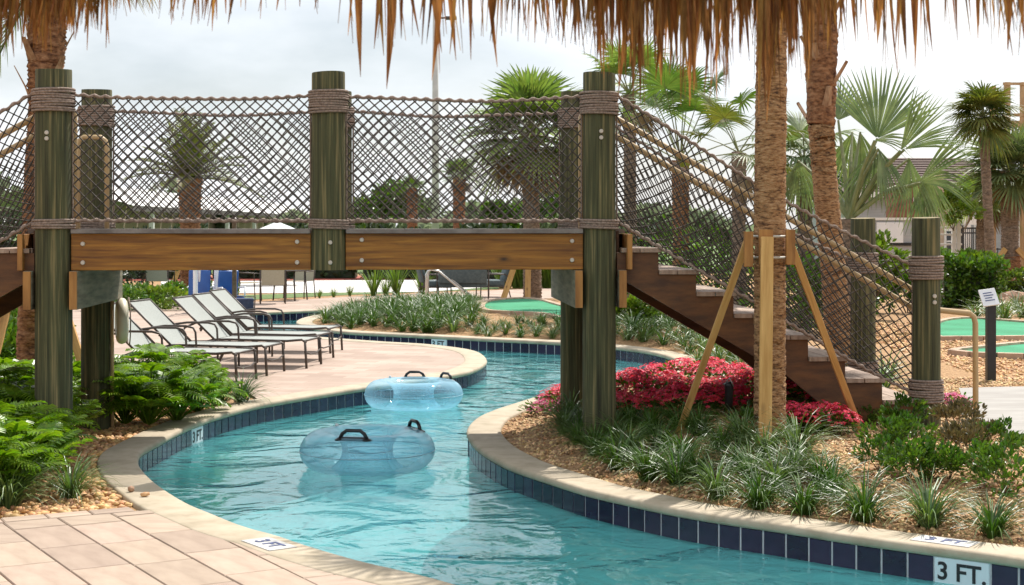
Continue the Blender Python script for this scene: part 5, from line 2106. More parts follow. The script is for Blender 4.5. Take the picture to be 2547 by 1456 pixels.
proto = None
for (px, py, yw, rz, lb_) in ((335, 0, 17.75, -11, "white sling lounger closest to the camera, half behind the far left post"), (422, 0, 18.75, -11, "white sling lounger second from the front, its back highest at left"),
                              (530, 0, 19.7, -10, "white sling lounger third from the front"), (574, 0, 20.7, -10, "white sling lounger fourth from the front"), (612, 0, 22.0, -9, "farthest white sling lounger, mostly hidden by the others")):
    loc = ((px - CX) * yw / FPX, yw, -0.010)
    if proto is None:
        proto = lounger()
        proto.location = loc
        proto.rotation_euler = (0, 0, R(rz))
        proto["label"] = lb_
    else:
        dup(proto, loc, R(rz), lb_)

# navy cushioned chair behind the loungers
def cushion_chair(name, label, loc, rz, w, mcush, sc=1.0, group=None, low=False):
    root = thing(name, label, "chair", loc, rz, group)
    root.scale = (sc,) * 3
    H = 0.40
    def soft(nm, lo, hi, m=None):
        q = MB().box(lo, hi, m)
        return q.build(nm, mcush, root, bevel=0.035, smooth=True)
    soft("seat_cushion", (-w / 2 + 0.03, -0.32, H - 0.12), (w / 2 - 0.03, 0.26, H + 0.03))
    soft("back_cushion", (-w / 2 + 0.03, -0.07, -0.03), (w / 2 - 0.03, 0.07, 0.46), Matrix.Translation((0, 0.30, H + 0.02)) @ Matrix.Rotation(R(-14), 4, 'X'))
    for s in (-1, 1):
        x = s * w / 2
        MB().tube([(x, -0.36, 0), (x, -0.34, H + 0.14), (x, -0.28, H + 0.18), (x, 0.26, H + 0.18), (x, 0.34, H + 0.12)], 0.016, 8).build("arm_frame", M['frame'], root, smooth=True)
        MB().tube([(x, 0.40, 0), (x, 0.30, H), (x, 0.46, H + 0.50)], 0.016, 8).build("back_leg", M['frame'], root, smooth=True)
        MB().tube([(x, -0.34, H - 0.13), (x, 0.32, H - 0.13)], 0.014, 8).build("side_rail", M['frame'], root, smooth=True)
    MB().tube([(-w / 2, 0.46, H + 0.50), (0, 0.47, H + 0.53), (w / 2, 0.46, H + 0.50)], 0.014, 8).build("top_rail", M['frame'], root, smooth=True)
    MB().tube([(-w / 2, 0.42, H + 0.42), (0, 0.38, H + 0.12), (w / 2, 0.42, H + 0.42)], 0.010, 6).build("back_bow", M['frame'], root, smooth=True)
    return root


for (px, py, rz, lb_) in ((585, 818, 200, "low navy cushioned chair behind the loungers at the channel"),):
    g_ = G(px, py, -0.01)
    cushion_chair("navy_chair", lb_, g_, R(rz), 0.95, M['navy'], 0.62)
for (px, py, rz, w_, lb_) in ((1082, 741, 100, 0.72, "slate blue cushioned armchair at the left of the far seating group"), (1152, 743, 180, 1.25, "slate blue cushioned loveseat seen from behind in the far seating group"), (1225, 739, -80, 0.72, "slate blue cushioned armchair at the right of the far seating group")):
    g_ = G(px, py, -0.01)
    cushion_chair("cushioned_armchair" if w_ < 1 else "cushioned_loveseat", lb_, g_, R(rz), w_, M['cushion'], 1.0, "slate blue seating group")


# sling dining chairs and table
def dining_chair(label, loc, rz, m):
    root = thing("sling_chair", label, "chair", loc, rz, "dining chairs on the far deck")
    W, H = 0.56, 0.43
    MB().box((-W / 2 + 0.02, -0.25, H - 0.01), (W / 2 - 0.02, 0.22, H + 0.01)).build("seat", m, root, bevel=0.004)
    MB().box((-W / 2 + 0.02, -0.012, 0), (W / 2 - 0.02, 0.012, 0.62), Matrix.Translation((0, 0.23, H)) @ Matrix.Rotation(R(-13), 4, 'X')).build("backrest", m, root, bevel=0.004)
    for s in (-1, 1):
        x = s * W / 2
        MB().tube([(x, -0.30, 0), (x, -0.27, H + 0.22), (x, 0.20, H + 0.24)], 0.015, 8).build("arm_frame", M['frame'], root, smooth=True)
        MB().tube([(x, 0.30, 0), (x, 0.22, H), (x, 0.375, H + 0.63)], 0.015, 8).build("back_leg", M['frame'], root, smooth=True)
    MB().tube([(-W / 2, 0.375, H + 0.63), (W / 2, 0.375, H + 0.63)], 0.014, 8).build("top_rail", M['frame'], root, smooth=True)
    return root


for (px, py, rz, mm, lb_) in ((612, 748, 115, 'sling_tan', "pale sling dining chair turned sideways left of the table"), (678, 755, 190, 'sling_tan', "tan sling dining chair with its back to the river"), (745, 742, -20, 'sling_tan', "sling dining chair beyond the far table")):
    dining_chair(lb_, G(px, py, -0.01), R(rz), M[mm])
dining_chair("white sling chair half hidden behind the green shrubs at far left", G(398, 742, -0.01), R(175), M['sling'])
g_ = G(722, 747, -0.01)
tb = thing("dining_table", "round dark dining table beside the sling chairs", "table", g_)
MB().lathe([(0.50, 0.70), (0.52, 0.715), (0.52, 0.73), (0.50, 0.735)], n=32).build("table_top", M['frame'], tb)
for k in range(4):
    a = k * math.pi / 2 + 0.4
    MB().tube([(0.42 * math.cos(a), 0.42 * math.sin(a), 0.0), (0.36 * math.cos(a), 0.36 * math.sin(a), 0.71)], 0.018, 8).build("leg", M['frame'], tb, smooth=True)


# pool lifts
def pool_lift(label, px, py, rz, s):
    g_ = G(px, py, -0.01)
    root = thing("pool_lift", label, "pool lift", g_, R(rz), "pool lifts by the far channel")
    root.scale = (s,) * 3
    MB().lathe([(0.16, 0), (0.16, 0.02), (0.08, 0.05), (0.055, 0.06), (0.055, 1.35)], n=16).build("mast", M['white'], root, smooth=False)
    MB().tube([(0, 0, 1.30), (0, -0.25, 1.38), (0, -0.62, 1.30), (0, -0.68, 1.05), (0, -0.66, 0.75)], 0.035, 8).build("boom", M['white'], root, smooth=True)
    MB().box((-0.26, -0.035, 0), (0.26, 0.035, 0.62), Matrix.Translation((0, -0.62, 0.42)) @ Matrix.Rotation(R(8), 4, 'X')).build("seat_back", M['blue'], root, bevel=0.03, smooth=True)
    MB().box((-0.26, -1.05, 0.38), (0.26, -0.60, 0.44)).build("seat_pan", M['blue'], root, bevel=0.025, smooth=True)
    MB().box((-0.2, -1.12, 0.10), (0.2, -1.04, 0.38)).build("leg_rest", M['blue'], root, bevel=0.02, smooth=True)
    for sx_ in (-1, 1):
        MB().tube([(sx_ * 0.28, -0.62, 0.62), (sx_ * 0.29, -0.98, 0.64), (sx_ * 0.28, -1.0, 0.42)], 0.018, 8).build("arm_rest", M['white'], root, smooth=True)
    return root


pool_lift("blue pool lift seat seen from behind its white mast, behind the loungers", 486, 783, 183, 0.85)
pool_lift("blue pool lift turned side-on, right of the other lift", 538, 778, 35, 0.85)
g_ = G(583, 790, 0)
po = thing("brown_sign_post", "thin brown timber post right of the pool lifts", "post", (g_.x, g_.y, -0.01))
MB().box((-0.04, -0.04, 0), (0.04, 0.04, 1.9)).build("shaft", M['twig'], po, bevel=0.006)
MB().lathe([(0.055, 1.9), (0.055, 1.925), (0.02, 1.95)], n=12).build("cap", M['frame'], po)

# stainless entry rail
g_ = G(1060, 748, 0)
er = thing("entry_hand_rail", "stainless pool entry rail sloping down in front of the loveseat", "hand rail", (g_.x, g_.y, 0))
q = P(1192, 752, g_.y) - Vector((g_.x, g_.y, 0))
for dy in (0.0, 0.9):
    MB().tube([(0, dy, -0.02), (0, dy, 0.62), (0.04, dy, 0.70), (0.12, dy, 0.735), (0.30, dy, 0.70), (q.x, dy, -0.1)], 0.024, 10).build("rail", M['steel'], er, smooth=True)

# light pole
g_ = P(1083, 600, 70)
lp = thing("light_pole", "tall pale light pole standing behind the bridge net", "light pole", (g_.x, g_.y, 0))
MB().tube([(0, 0, -0.1), (0, 0, 6), (0, 0, 12.6)], [0.17, 0.15, 0.11], 16).build("shaft", M['pole'], lp, smooth=True)
hz_ = P(1105, 46, 70).z
MB().tube([(0, 0, hz_), (0.55, 0, hz_ + 0.03)], 0.04, 8).build("arm", M['frame'], lp, smooth=True)
MB().box((0.45, -0.15, hz_ - 0.06), (0.95, 0.15, hz_ + 0.08)).build("lamp_head", M['frame'], lp, bevel=0.02)

# sign post by the path
g_ = G(2464, 950, 0.15)
sp = thing("hole_sign", "black post with a small white sign panel beside the putting greens", "sign", (g_.x, g_.y, 0.13), 0)
sc_ = FPX / g_.y
MB().box((-0.045, -0.045, 0), (0.045, 0.045, 200 / sc_)).build("shaft", M['black'], sp, bevel=0.006)
pn = MB().box((-0.085, -0.10, -0.008), (0.085, 0.10, 0.008)).build("sign_panel", M['white'], sp, bevel=0.003)
pn.location = (-0.03, -0.04, 215 / sc_)
pn.rotation_euler = (R(55), R(-8), 0)
# faint print on the panel
for k, (x0, x1, y_) in enumerate(((-0.05, 0.04, 0.05), (-0.05, 0.05, 0.02), (-0.045, 0.03, -0.01), (-0.05, 0.05, -0.04))):
    MB().box((x0, y_ - 0.006, 0.0085), (x1, y_ + 0.006, 0.0095)).build("printed_line", M['blue_ink'], pn)

# landscape spotlight in the flowers
g_ = G(1803, 1042, 0.14)
sl = thing("garden_spotlight", "black landscape spotlight standing in the red flowers", "spotlight", (g_.x, g_.y - 0.25, 0.14))
MB().tube([(0, 0, -0.05), (0, 0, 0.14)], 0.012, 8).build("stem", M['black'], sl)
q = MB().tube([(0, 0, 0.12), (0, 0, 0.16), (0.0, 0, 0.30), (-0.01, 0.0, 0.33)], [0.02, 0.034, 0.036, 0.04], 12)
q.build("lamp_body", M['black'], sl, smooth=True)
MB().tube([(-0.025, 0, 0.33), (0.0, -0.02, 0.37), (0.035, -0.03, 0.30)], 0.006, 6).build("bail", M['steel'], sl, smooth=True)

# bin / cooler box on the far right lawn edge
def boulder(label, px, py, s, seed, sx=1.4):
    g_ = G(px, py, 0.13)
    random.seed(seed)
    bm = bmesh.new()
    bmesh.ops.create_icosphere(bm, subdivisions=3, radius=1)
    for v in bm.verts:
        c = v.co
        k = 1 + 0.18 * math.sin(3 * c.x + seed) * math.cos(2.5 * c.y) + 0.1 * math.sin(7 * c.z + 2 * c.x) + rnd(-0.04, 0.04)
        v.co = Vector((c.x * s * sx * k, c.y * s * k, max(-0.3, c.z) * s * 0.75 * k))
    me = bpy.data.meshes.new("boulder")
    bm.to_mesh(me)
    bm.free()
    me.materials.append(M['rock'])
    o = obj("boulder", me, None, (g_.x, g_.y, 0.14))
    return tag(o, label, "boulder", "boulders by the putting greens")


boulder("pinkish boulder right of the bridge's right post by the small green", 1572, 796, 0.30, 3)
boulder("brown boulder under the middle of the stair", 1700, 802, 0.26, 5, 1.1)
boulder("pale boulder beside the brown one under the stair", 1742, 806, 0.17, 6)
boulder("flat brown boulder behind the small sign at the right edge", 2520, 772, 0.4, 8, 1.8)


# ------------------------------------------------------------------ background shrubs, hedges, trees
def bush(name, label, px, py, Y, rx, ry, rz, n, m, ls, seed, group=None, z=0.0, clumps=16, cat="shrub", stems=True, lw=0.5):
    g_ = P(px, py, Y)
    root = thing(name, label, cat, (g_.x, Y, z), 0, group)
    obj("foliage", cloud_mesh("foliage", n, rx, ry, rz, m, seed, ls, lw, clumps), root)
    if stems:
        obj("stem", stems_mesh("stem", 7, rx, ry, rz, seed, M['twig']), root)
    return root


gsh = "green shrubs on the far deck's left"
for k, (px, Y, rx, rz, m, lb_) in enumerate(((300, 33, 0.7, 0.24, 'shrub', "leafy green shrub behind the first lounger"), (345, 34.5, 0.8, 0.24, 'shrub', "leafy green shrub below the white far chair, left part"), (400, 33.5, 0.8, 0.22, 'shrub_lime', "bright green shrub under the white far chair"), (440, 35, 0.7, 0.22, 'shrub', "leafy shrub left of the pool lifts"),
                                           (330, 40, 1.2, 0.8, 'shrub_dark', "tall dark shrub behind the white far chair"), (250, 38, 1.2, 0.75, 'shrub_dark', "tall dark shrub hidden behind the cap beam"), (540, 36, 0.4, 0.3, 'shrub', "small shrub between the two pool lifts"))):
    bush("leafy_shrub", lb_, px, 700, Y, rx, 0.6, rz, 900, M[m], 0.11, 500 + k, gsh)
for k, (px, py, Y, rx, rz, lb_) in enumerate(((25, 0, 17.4, 0.5, 0.5, "tall leafy shrub at the left edge behind the palm stake"), (-10, 0, 16.2, 0.45, 0.36, "leafy shrub at the left edge under the stair"), (60, 0, 18.6, 0.5, 0.42, "leafy shrub behind the red palm trunk"))):
    bush("leafy_shrub", lb_, px, 700, Y, rx, 0.45, rz, 900, M['shrub'], 0.10, 520 + k, "leafy shrubs behind the left palm")

# grass tufts along the far deck
RUSH = [liriope_mesh("tall_grass", 60, 0.62, M['rush'], 600 + i, 0.016, 0.6, (0.5, 1.3)) for i in range(3)]
random.seed(61)
for (px, py, s, lb_) in ((930, 737, 1.25, "tall grass tuft on the far deck edge, second biggest"), (985, 735, 1.4, "largest tall grass tuft left of the seating group"), (960, 737, 0.8, "small grass tuft between the two big ones"), (1050, 733, 1.1, "grass tuft touching the left armchair"), (870, 738, 0.5, "low grass tuft on the far deck edge, fourth from the armchair"), (830, 741, 0.45, "low grass tuft on the far deck edge, fifth from the armchair"), (795, 743, 0.4, "low grass tuft nearest the round table")):
    g_ = G(px, py, -0.02)
    o = obj("grass_tuft", RUSH[int(px) % 3], None, g_, (0, 0, rnd(0, 6)), s)
    tag(o, lb_, "grass tuft", "grass tufts on the far deck edge")
for k in range(26):
    px = 1250 + (k % 13) * 15 + rnd(-4, 4)
    g_ = G(px, 716 - (k // 13) * 6, -0.02)
    o = obj("grass_tuft", RUSH[k % 3], None, g_, (0, 0, rnd(0, 6)), rnd(1.5, 1.9))
    tag(o, "tall bright grass tuft in the screen behind the staked fan palm", "grass tuft", "grass screen behind the fan palm")


def hedge(name, label, x0, x1, Y, z1, depth, m, n, ls, seed, group=None, wob=0.12, cat="hedge", z0=0.0):
    random.seed(seed)
    q = MB()
    L = x1 - x0
    for i in range(n):
        x = x0 + rnd(0, L)
        top = z1 * (1 + wob * (math.sin(x * 1.7 + seed) + 0.6 * math.sin(x * 3.9 + 1)))
        face = rnd(0, 1)
        if face < 0.55:
            p = Vector((x, Y - depth * rnd(0.3, 0.5), rnd(0.0, top)))
            d0 = Vector((0, -1, 0.3))
        else:
            p = Vector((x, Y + depth * rnd(-0.5, 0.5), top * rnd(0.85, 1.04)))
            d0 = Vector((0, -0.2, 1))
        p += rdir() * (0.10 * z1)
        p.z = max(0.02, p.z) + z0
        l_ = ls * rnd(0.7, 1.3)
        leaf(q, p, (d0 + rdir() * 0.9).normalized(), rdir(0.1), l_, l_ * 0.5)
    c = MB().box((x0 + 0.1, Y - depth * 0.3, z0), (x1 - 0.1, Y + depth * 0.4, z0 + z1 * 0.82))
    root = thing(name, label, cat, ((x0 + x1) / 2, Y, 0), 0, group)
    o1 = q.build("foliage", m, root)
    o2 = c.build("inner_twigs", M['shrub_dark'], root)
    for o_ in (o1, o2):
        o_.location = (-(x0 + x1) / 2, -Y, 0)
    return root


# dark hedge beyond the drive
for k in range(6):
    x0 = -26 + k * 5.2
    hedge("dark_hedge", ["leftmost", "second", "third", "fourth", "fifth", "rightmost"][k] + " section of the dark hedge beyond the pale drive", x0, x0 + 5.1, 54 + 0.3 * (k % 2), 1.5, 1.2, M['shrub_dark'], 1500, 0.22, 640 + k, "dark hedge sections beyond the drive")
# clipped lime-topped hedge at right
x0, x1 = P(2335, 700, 31).x, P(2490, 700, 31).x
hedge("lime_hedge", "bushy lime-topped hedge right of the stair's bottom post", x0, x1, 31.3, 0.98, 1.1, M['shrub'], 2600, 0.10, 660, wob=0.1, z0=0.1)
hedge("lime_border", "low lime shrubs under the right edge palm", P(2470, 700, 34.5).x, P(2600, 700, 34.5).x, 34.5, 0.55, 0.8, M['shrub_lime'], 900, 0.10, 661, z0=0.1)
random.seed(70)
bush("lime_crown_shrub", "lime new growth on top of the right hedge", 2410, 640, 31.6, 0.62, 0.5, 0.16, 700, M['shrub_lime'], 0.09, 662, z=0.92, stems=False)
# shrubs between stair and house
for k, (px, Y, rx, rz, m, z_, lb_) in enumerate(((2180, 27, 0.42, 0.50, 'shrub_lime', 0.55, "bright bushy shrub left of the bottom posts"), (2150, 28.5, 0.5, 0.45, 'shrub', 0.3, "green shrub behind the far bottom post"), (2372, 33, 0.55, 0.40, 'shrub_lime', 1.7, "bright small tree crown behind the bottom post"), (2090, 26, 0.5, 0.5, 'shrub', 0.1, "green shrub behind the booted palm"),
                                                 (1960, 24, 0.7, 0.6, 'shrub', 0.1, "green shrub behind the staked palm"), (1780, 26, 1.0, 0.75, 'shrub', 0.1, "large green shrub behind the stair net"), (1640, 30, 1.0, 0.9, 'shrub', 0.1, "round green shrub at the net's left, beyond the stair"), (1890, 29, 0.8, 0.6, 'shrub_lime', 0.1, "lime shrub seen through the stair net"),
                                                 (1590, 26, 0.45, 0.22, 'shrub_lime', 0.1, "low lime shrub right of the bridge post by the boulder"), (1700, 27, 0.5, 0.25, 'shrub', 0.1, "low green shrub above the small green"), (2260, 29, 0.5, 0.4, 'shrub', 0.1, "green shrub between the two bottom posts"))):
    bush("bushy_shrub", lb_, px, 600, Y, rx, rx * 0.8, rz, 1100, M[m], 0.10, 680 + k, "shrubs beyond the stair", z=z_)
bush("tropical_shrub", "red and yellow leaved shrub under the stair net", 1890, 800, 19.0, 0.35, 0.3, 0.28, 420, M['shrub_red'], 0.12, 700, z=0.14)

# broad trees seen through the right net panel and a far tree line
for k, (px, Y, cy, rx, rz, m, lb_) in enumerate(((950, 62, 520, 1.4, 1.0, 'shrub', "light green small tree seen at the left of the right net panel"), (1005, 75, 530, 1.6, 1.0, 'far_tree', "greyish tree beside the light green one in the right net panel"), (1245, 66, 545, 0.9, 0.7, 'shrub', "small green tree behind the fan palm's trunk"), (1400, 64, 520, 1.3, 1.0, 'shrub', "green tree just left of the bridge's right post"), (1180, 80, 545, 1.4, 0.8, 'far_tree', "greyish low tree right of the pale pole"))):
    root = thing("broadleaf_tree", lb_, "tree", (P(px, 600, Y).x, Y, 0), 0, "broadleaf trees beyond the drive")
    zc = P(px, cy, Y).z
    obj("trunk", MB().tube([(0, 0, -0.1), (0.05, 0, zc * 0.6), (0, 0, zc)], [0.14, 0.11, 0.05], 8).mesh("trunk", M['twig'], True), root)
    o = obj("crown", cloud_mesh("crown", 1300, rx, rx, rz, M[m], 720 + k, 0.24, 0.55, 20), root)
    o.location = (0, 0, zc - rz)
random.seed(80)
q = MB()
for i in range(15000):
    x = rnd(-75, 75)
    h = 3.6 + 1.8 * math.sin(x * 0.11 + 1.0) + 1.1 * math.sin(x * 0.37 + 2) + 0.6 * math.sin(x * 1.1)
    if x > -12:
        h *= 0.62
    elif -33 < x < -27:
        h += 2.0
    p = Vector((x, 150 + rnd(-3, 3), max(0, rnd(0, 1) ** 0.6 * h)))
    l_ = rnd(0.6, 1.2)
    leaf(q, p, rdir(-0.3), rdir(0.1), l_, l_ * 0.6)
tl = q.build("tree_line", M['far_tree'])
tag(tl, "greyish distant tree line on the horizon behind the bridge", "trees", kind="stuff")

# ------------------------------------------------------------------ parasol, house, fence, tower, person
g_ = P(690, 600, 48)
um = thing("parasol", "white parasol whose top shows just above the bridge deck", "parasol", (g_.x, g_.y, 0))
MB().tube([(0, 0, 0), (0, 0, 1.92)], 0.025, 8).build("pole", M['pole'], um, smooth=True)
q = MB()
q.lathe([(0.86, 1.55), (0.84, 1.57), (0.40, 1.76), (0.10, 1.88), (0.02, 1.90)], n=8)
q.build("canopy", M['canopy'], um)
MB().lathe([(0.95, 0.68), (0.95, 0.71)], n=24).build("table", M['trim'], um)


# long low pavilion with a pale roof behind the left net panel
pv = thing("pavilion", "long low pavilion with pale roof seen through the left net panel", "building", tuple(P(373, 600, 95)[:2]) + (0,))
eL, eR = P(330, 511, 95) - pv.location, P(800, 543, 190) - pv.location
dirv = Vector((eR.x - eL.x, eR.y - eL.y, 0)).normalized()
bk = Vector((-dirv.y, dirv.x, 0))
q = MB()
ze = eL.z
n_ = 24
for k in range(n_):
    a0, a1 = eL.lerp(eR, k / n_), eL.lerp(eR, (k + 1) / n_ - 0.002)
    a0.z = a1.z = ze
    q.poly([a0, a1, a1 + bk * 5 + Vector((0, 0, 1.5)), a0 + bk * 5 + Vector((0, 0, 1.5))])
    q.poly([a0 + bk * 5 + Vector((0, 0, 1.5)), a1 + bk * 5 + Vector((0, 0, 1.5)), a1 + bk * 10, a0 + bk * 10])
q.build("roof", M['trim'], pv)
q = MB()
a0, a1 = eL.copy(), eR.copy()
q.poly([a0 + Vector((0, 0, -0.02)), (a1.x, a1.y, ze - 0.02), (a1.x, a1.y, ze - 0.35), a0 + Vector((0, 0, -0.35))])
q.build("fascia", M['frame'], pv)
for k in range(7):
    c = eL.lerp(eR, (k + 0.5) / 7) + bk * 0.4
    MB().box((c.x - 0.15, c.y - 0.15, -0.1), (c.x + 0.15, c.y + 0.15, ze - 0.02)).build("column", M['trim'], pv)
q = MB()
w0, w1 = eL + bk * 5, eR + bk * 5
q.poly([(w0.x, w0.y, 0), (w1.x, w1.y, 0), (w1.x, w1.y, ze + 0.2), (w0.x, w0.y, ze + 0.2)])
q.build("back_wall", M['wall_tan'], pv)


def house():
    Y0 = 62.0
    x0, x1 = P(2130, 600, Y0).x, P(2600, 600, Y0).x
    root = thing("house", "grey house with brown shingle roof at the right beyond the fence", "house", ((x0 + x1) / 2, Y0, 0))
    w = (x1 - x0) / 2
    zr, ze = P(0, 392, Y0 + 4).z, P(0, 478, Y0).z
    MB().box((-w, 0, -0.1), (w, 9, ze)).build("wall", M['wall_grey'], root)
    # hip roof of shingle courses
    q = MB()
    e = 0.5
    n = 14
    for k in range(n):
        t0, t1_ = k / n, (k + 1) / n
        for (xa, xb) in ((-w - e, w + e),):
            ya, yb = -e + (4.5 + e) * t0, -e + (4.5 + e) * t1_
            za, zb = ze + (zr - ze) * t0, ze + (zr - ze) * t1_
            ins0, ins1 = 2.6 * t0, 2.6 * t1_
            q.poly([(xa + ins0, ya, za + 0.05), (xb - ins0, ya, za + 0.05), (xb - ins1, yb, zb), (xa + ins1, yb, zb)])
            q.poly([(xa + ins0, ya, za), (xb - ins0, ya, za), (xb - ins0, ya, za + 0.05), (xa + ins0, ya, za + 0.05)])
    q.poly([(-w - e, -e, ze), (-w - e + 2.6, 4.5, zr), (-w - e, 9.5, ze)])
    q.poly([(w + e, -e, ze), (w + e - 2.6, 4.5, zr), (w + e, 9.5, ze)])
    q.poly([(-w - e, 9.5, ze), (-w - e + 2.6, 4.5, zr), (w + e - 2.6, 4.5, zr), (w + e, 9.5, ze)])
    rf = q.build("roof", M['roof'], root)
    MB().box((-w - e, -e - 0.06, ze - 0.22), (w + e, -e + 0.0, ze - 0.002)).build("fascia", M['trim'], rf)
    # gabled tan bay on the left
    xb0, xb1 = P(2290, 0, Y0 - 1).x - root.location.x, P(2380, 0, Y0 - 1).x - root.location.x
    zg = P(0, 430, Y0 - 1).z
    q = MB().prism([(xb0, -0.1), (xb1, -0.1), (xb1, ze - 0.2), ((xb0 + xb1) / 2, zg), (xb0, ze - 0.2)], lambda a, b2, d: (a, d, b2), -1.0, -0.02)
    q.build("bay", M['wall_tan'], root, fix=True)
    # windows
    for (px, py0, py1, pw) in ((2440, 565, 630, 22), (2350, 575, 625, 24), (2185, 575, 620, 20), (2520, 560, 620, 26)):
        xc = P(px, 0, Y0 - 0.1).x - root.location.x
        hw = pw / 2 * Y0 / FPX
        za, zb = P(0, py1, Y0).z, P(0, py0, Y0).z
        yv = -1.04 if xb0 < xc < xb1 else -0.04
        wd = MB().box((xc - hw - 0.09, yv, za - 0.09), (xc + hw + 0.09, yv + 0.03, zb + 0.09)).build("window", M['trim'], root)
        MB().box((xc - hw, yv - 0.012, za), (xc + hw, yv - 0.003, zb)).build("pane", M['glass'], wd)
        MB().box((xc - hw, yv - 0.03, (za + zb) / 2 - 0.03), (xc + hw, yv - 0.013, (za + zb) / 2 + 0.03)).build("mullion", M['trim'], wd)
    # white beam of the porch
    xa, xc = P(2395, 0, Y0 - 2).x - root.location.x, P(2475, 0, Y0 - 2).x - root.location.x
    zp = P(0, 540, Y0 - 2).z
    MB().box((xa, -2.1, zp - 0.3), (xc, -1.9, zp)).build("porch_beam", M['trim'], root)
    for x_ in (xa + 0.15, xc - 0.15):
        MB().box((x_ - 0.12, -2.12, -0.1), (x_ + 0.12, -1.88, zp - 0.302)).build("porch_post", M['trim'], root)
    return root


house()
# low grey outbuilding and red brown shed behind the bottom posts
Y0 = 44.0
xa, xb = P(2105, 0, Y0).x, P(2272, 0, Y0).x
sh = thing("utility_building", "low grey flat-roofed utility building behind the stair's bottom posts", "building", ((xa + xb) / 2, Y0, 0))
w = (xb - xa) / 2
zt = P(0, 548, Y0).z
MB().box((-w, 0, -0.1), (w, 3, zt)).build("wall", M['wall_grey'], sh)
MB().box((-w - 0.06, -0.06, zt), (w + 0.06, 3.06, zt + 0.07)).build("roof_edge", M['trim'], sh)
zc = P(0, 606, Y0).z
MB().box((-0.1, -0.05, zc - 0.06), (w - 0.02, -0.003, zc + 0.02)).build("vent_strip", M['black'], sh)
MB().box((-0.1, -0.06, zc + 0.021), (w - 0.3, -0.004, zt - 0.06)).build("panel", M['white'], sh)
Y0 = 52.0
xa, xb = P(2225, 0, Y0).x, P(2300, 0, Y0).x
sh = thing("red_brown_tower", "red-brown walled play tower behind the grey utility building", "building", ((xa + xb) / 2, Y0, 0))
w = (xb - xa) / 2
zt = P(0, 465, Y0).z
MB().box((-w, 0, -0.1), (w, 1.2, zt)).build("wall", M['brick_red'], sh)
MB().box((-w - 0.15, -0.15, zt), (w + 0.15, 1.35, zt + 0.1)).build("roof", M['roof'], sh)
wd = MB().box((0.12, -0.03, zt - 0.75), (0.42, -0.002, zt - 0.35)).build("window", M['trim'], sh)
MB().box((0.16, -0.04, zt - 0.71), (0.38, -0.031, zt - 0.39)).build("pane", M['glass'], wd)

# white arbor
Y0 = 40.0
ar = thing("white_arbor", "white timber arbor with rails beside the stair's bottom post", "arbor", (P(2325, 0, Y0).x, Y0, 0))
for px in (2278, 2300, 2372, 2384):
    xx = P(px, 0, Y0).x - ar.location.x
    MB().box((xx - 0.05, -0.05, -0.1), (xx + 0.05, 0.05, P(0, 545, Y0).z)).build("arbor_post", M['trim'], ar, bevel=0.005)
for py in (548, 566, 584, 608, 636):
    zz_ = P(0, py, Y0).z
    MB().box((P(2268, 0, Y0).x - ar.location.x, -0.035, zz_ - 0.025), (P(2392, 0, Y0).x - ar.location.x, 0.035, zz_ + 0.025)).build("arbor_rail", M['trim'], ar, bevel=0.004)

# black iron fence and gate
Y0 = 46.0
fx0, fx1 = P(2392, 0, Y0).x, P(2462, 0, Y0).x
fe = thing("iron_gate", "black iron picket gate in front of the grey house", "gate", ((fx0 + fx1) / 2, Y0, 0))
zt = P(0, 568, Y0).z
w = (fx1 - fx0) / 2
for zz_ in (zt, zt - 0.14, 0.14):
    MB().box((-w, -0.018, zz_ - 0.022), (w, 0.018, zz_ + 0.022)).build("rail", M['black'], fe)
n = 15
for k in range(n):
    xx = -w + 2 * w * k / (n - 1)
    r_ = 0.011 if 0 < k < n - 1 else 0.04
    MB().box((xx - r_, -r_ - 0.001, 0), (xx + r_, r_ + 0.001, zt + (0.08 if r_ > 0.02 else 0.026))).build("picket" if r_ < 0.02 else "gate_post", M['black'], fe)
# lower picket fence running right and left
for side, (pa, pb) in enumerate(((2160, 2385), (2468, 2640))):
    xa, xb = P(pa, 0, 45).x, P(pb, 0, 45).x
    ff = thing("iron_fence", "black iron picket fence " + ("left" if side == 0 else "right") + " of the gate behind the hedge", "fence", ((xa + xb) / 2, 45.0 + 1, 0), 0, "iron fence runs beside the gate")
    w = (xb - xa) / 2
    for zz_ in (1.1, 0.15):
        MB().box((-w, -0.016, zz_ - 0.02), (w, 0.016, zz_ + 0.02)).build("rail", M['black'], ff)
    pk = MB().box((-0.011, -0.012, 0), (0.011, 0.012, 1.14)).mesh("picket", M['black'])
    n = int(2 * w / 0.115)
    for k in range(n + 1):
        obj("picket", pk, ff, (-w + 2 * w * k / n, 0, 0))

# timber tower at the right edge
Y0 = 40.0
tw = thing("timber_tower", "tan timber lookout tower cut by the right edge", "tower", (P(2560, 0, Y0).x, Y0, 0))
for px, dy in ((2505, 0), (2545, 0), (2625, 0), (2505, 1.2), (2625, 1.2)):
    xx = P(px, 0, Y0).x - tw.location.x
    MB().box((xx - 0.07, dy - 0.07, -0.1), (xx + 0.07, dy + 0.07, P(0, 205, Y0).z)).build("tower_post", M['tower'], tw, bevel=0.006)
for py, th in ((208, 0.05), (285, 0.06), (303, 0.16)):
    zz_ = P(0, py, Y0).z
    MB().box((P(2492, 0, Y0).x - tw.location.x, -0.09, zz_ - th), (P(2640, 0, Y0).x - tw.location.x, -0.071, zz_ + 0.02)).build("tower_rail", M['tower'], tw)
zz_ = P(0, 300, Y0).z
MB().box((P(2495, 0, Y0).x - tw.location.x, -0.07, zz_ - 0.1), (P(2636, 0, Y0).x - tw.location.x, 1.27, zz_ - 0.05)).build("platform", M['tower'], tw)


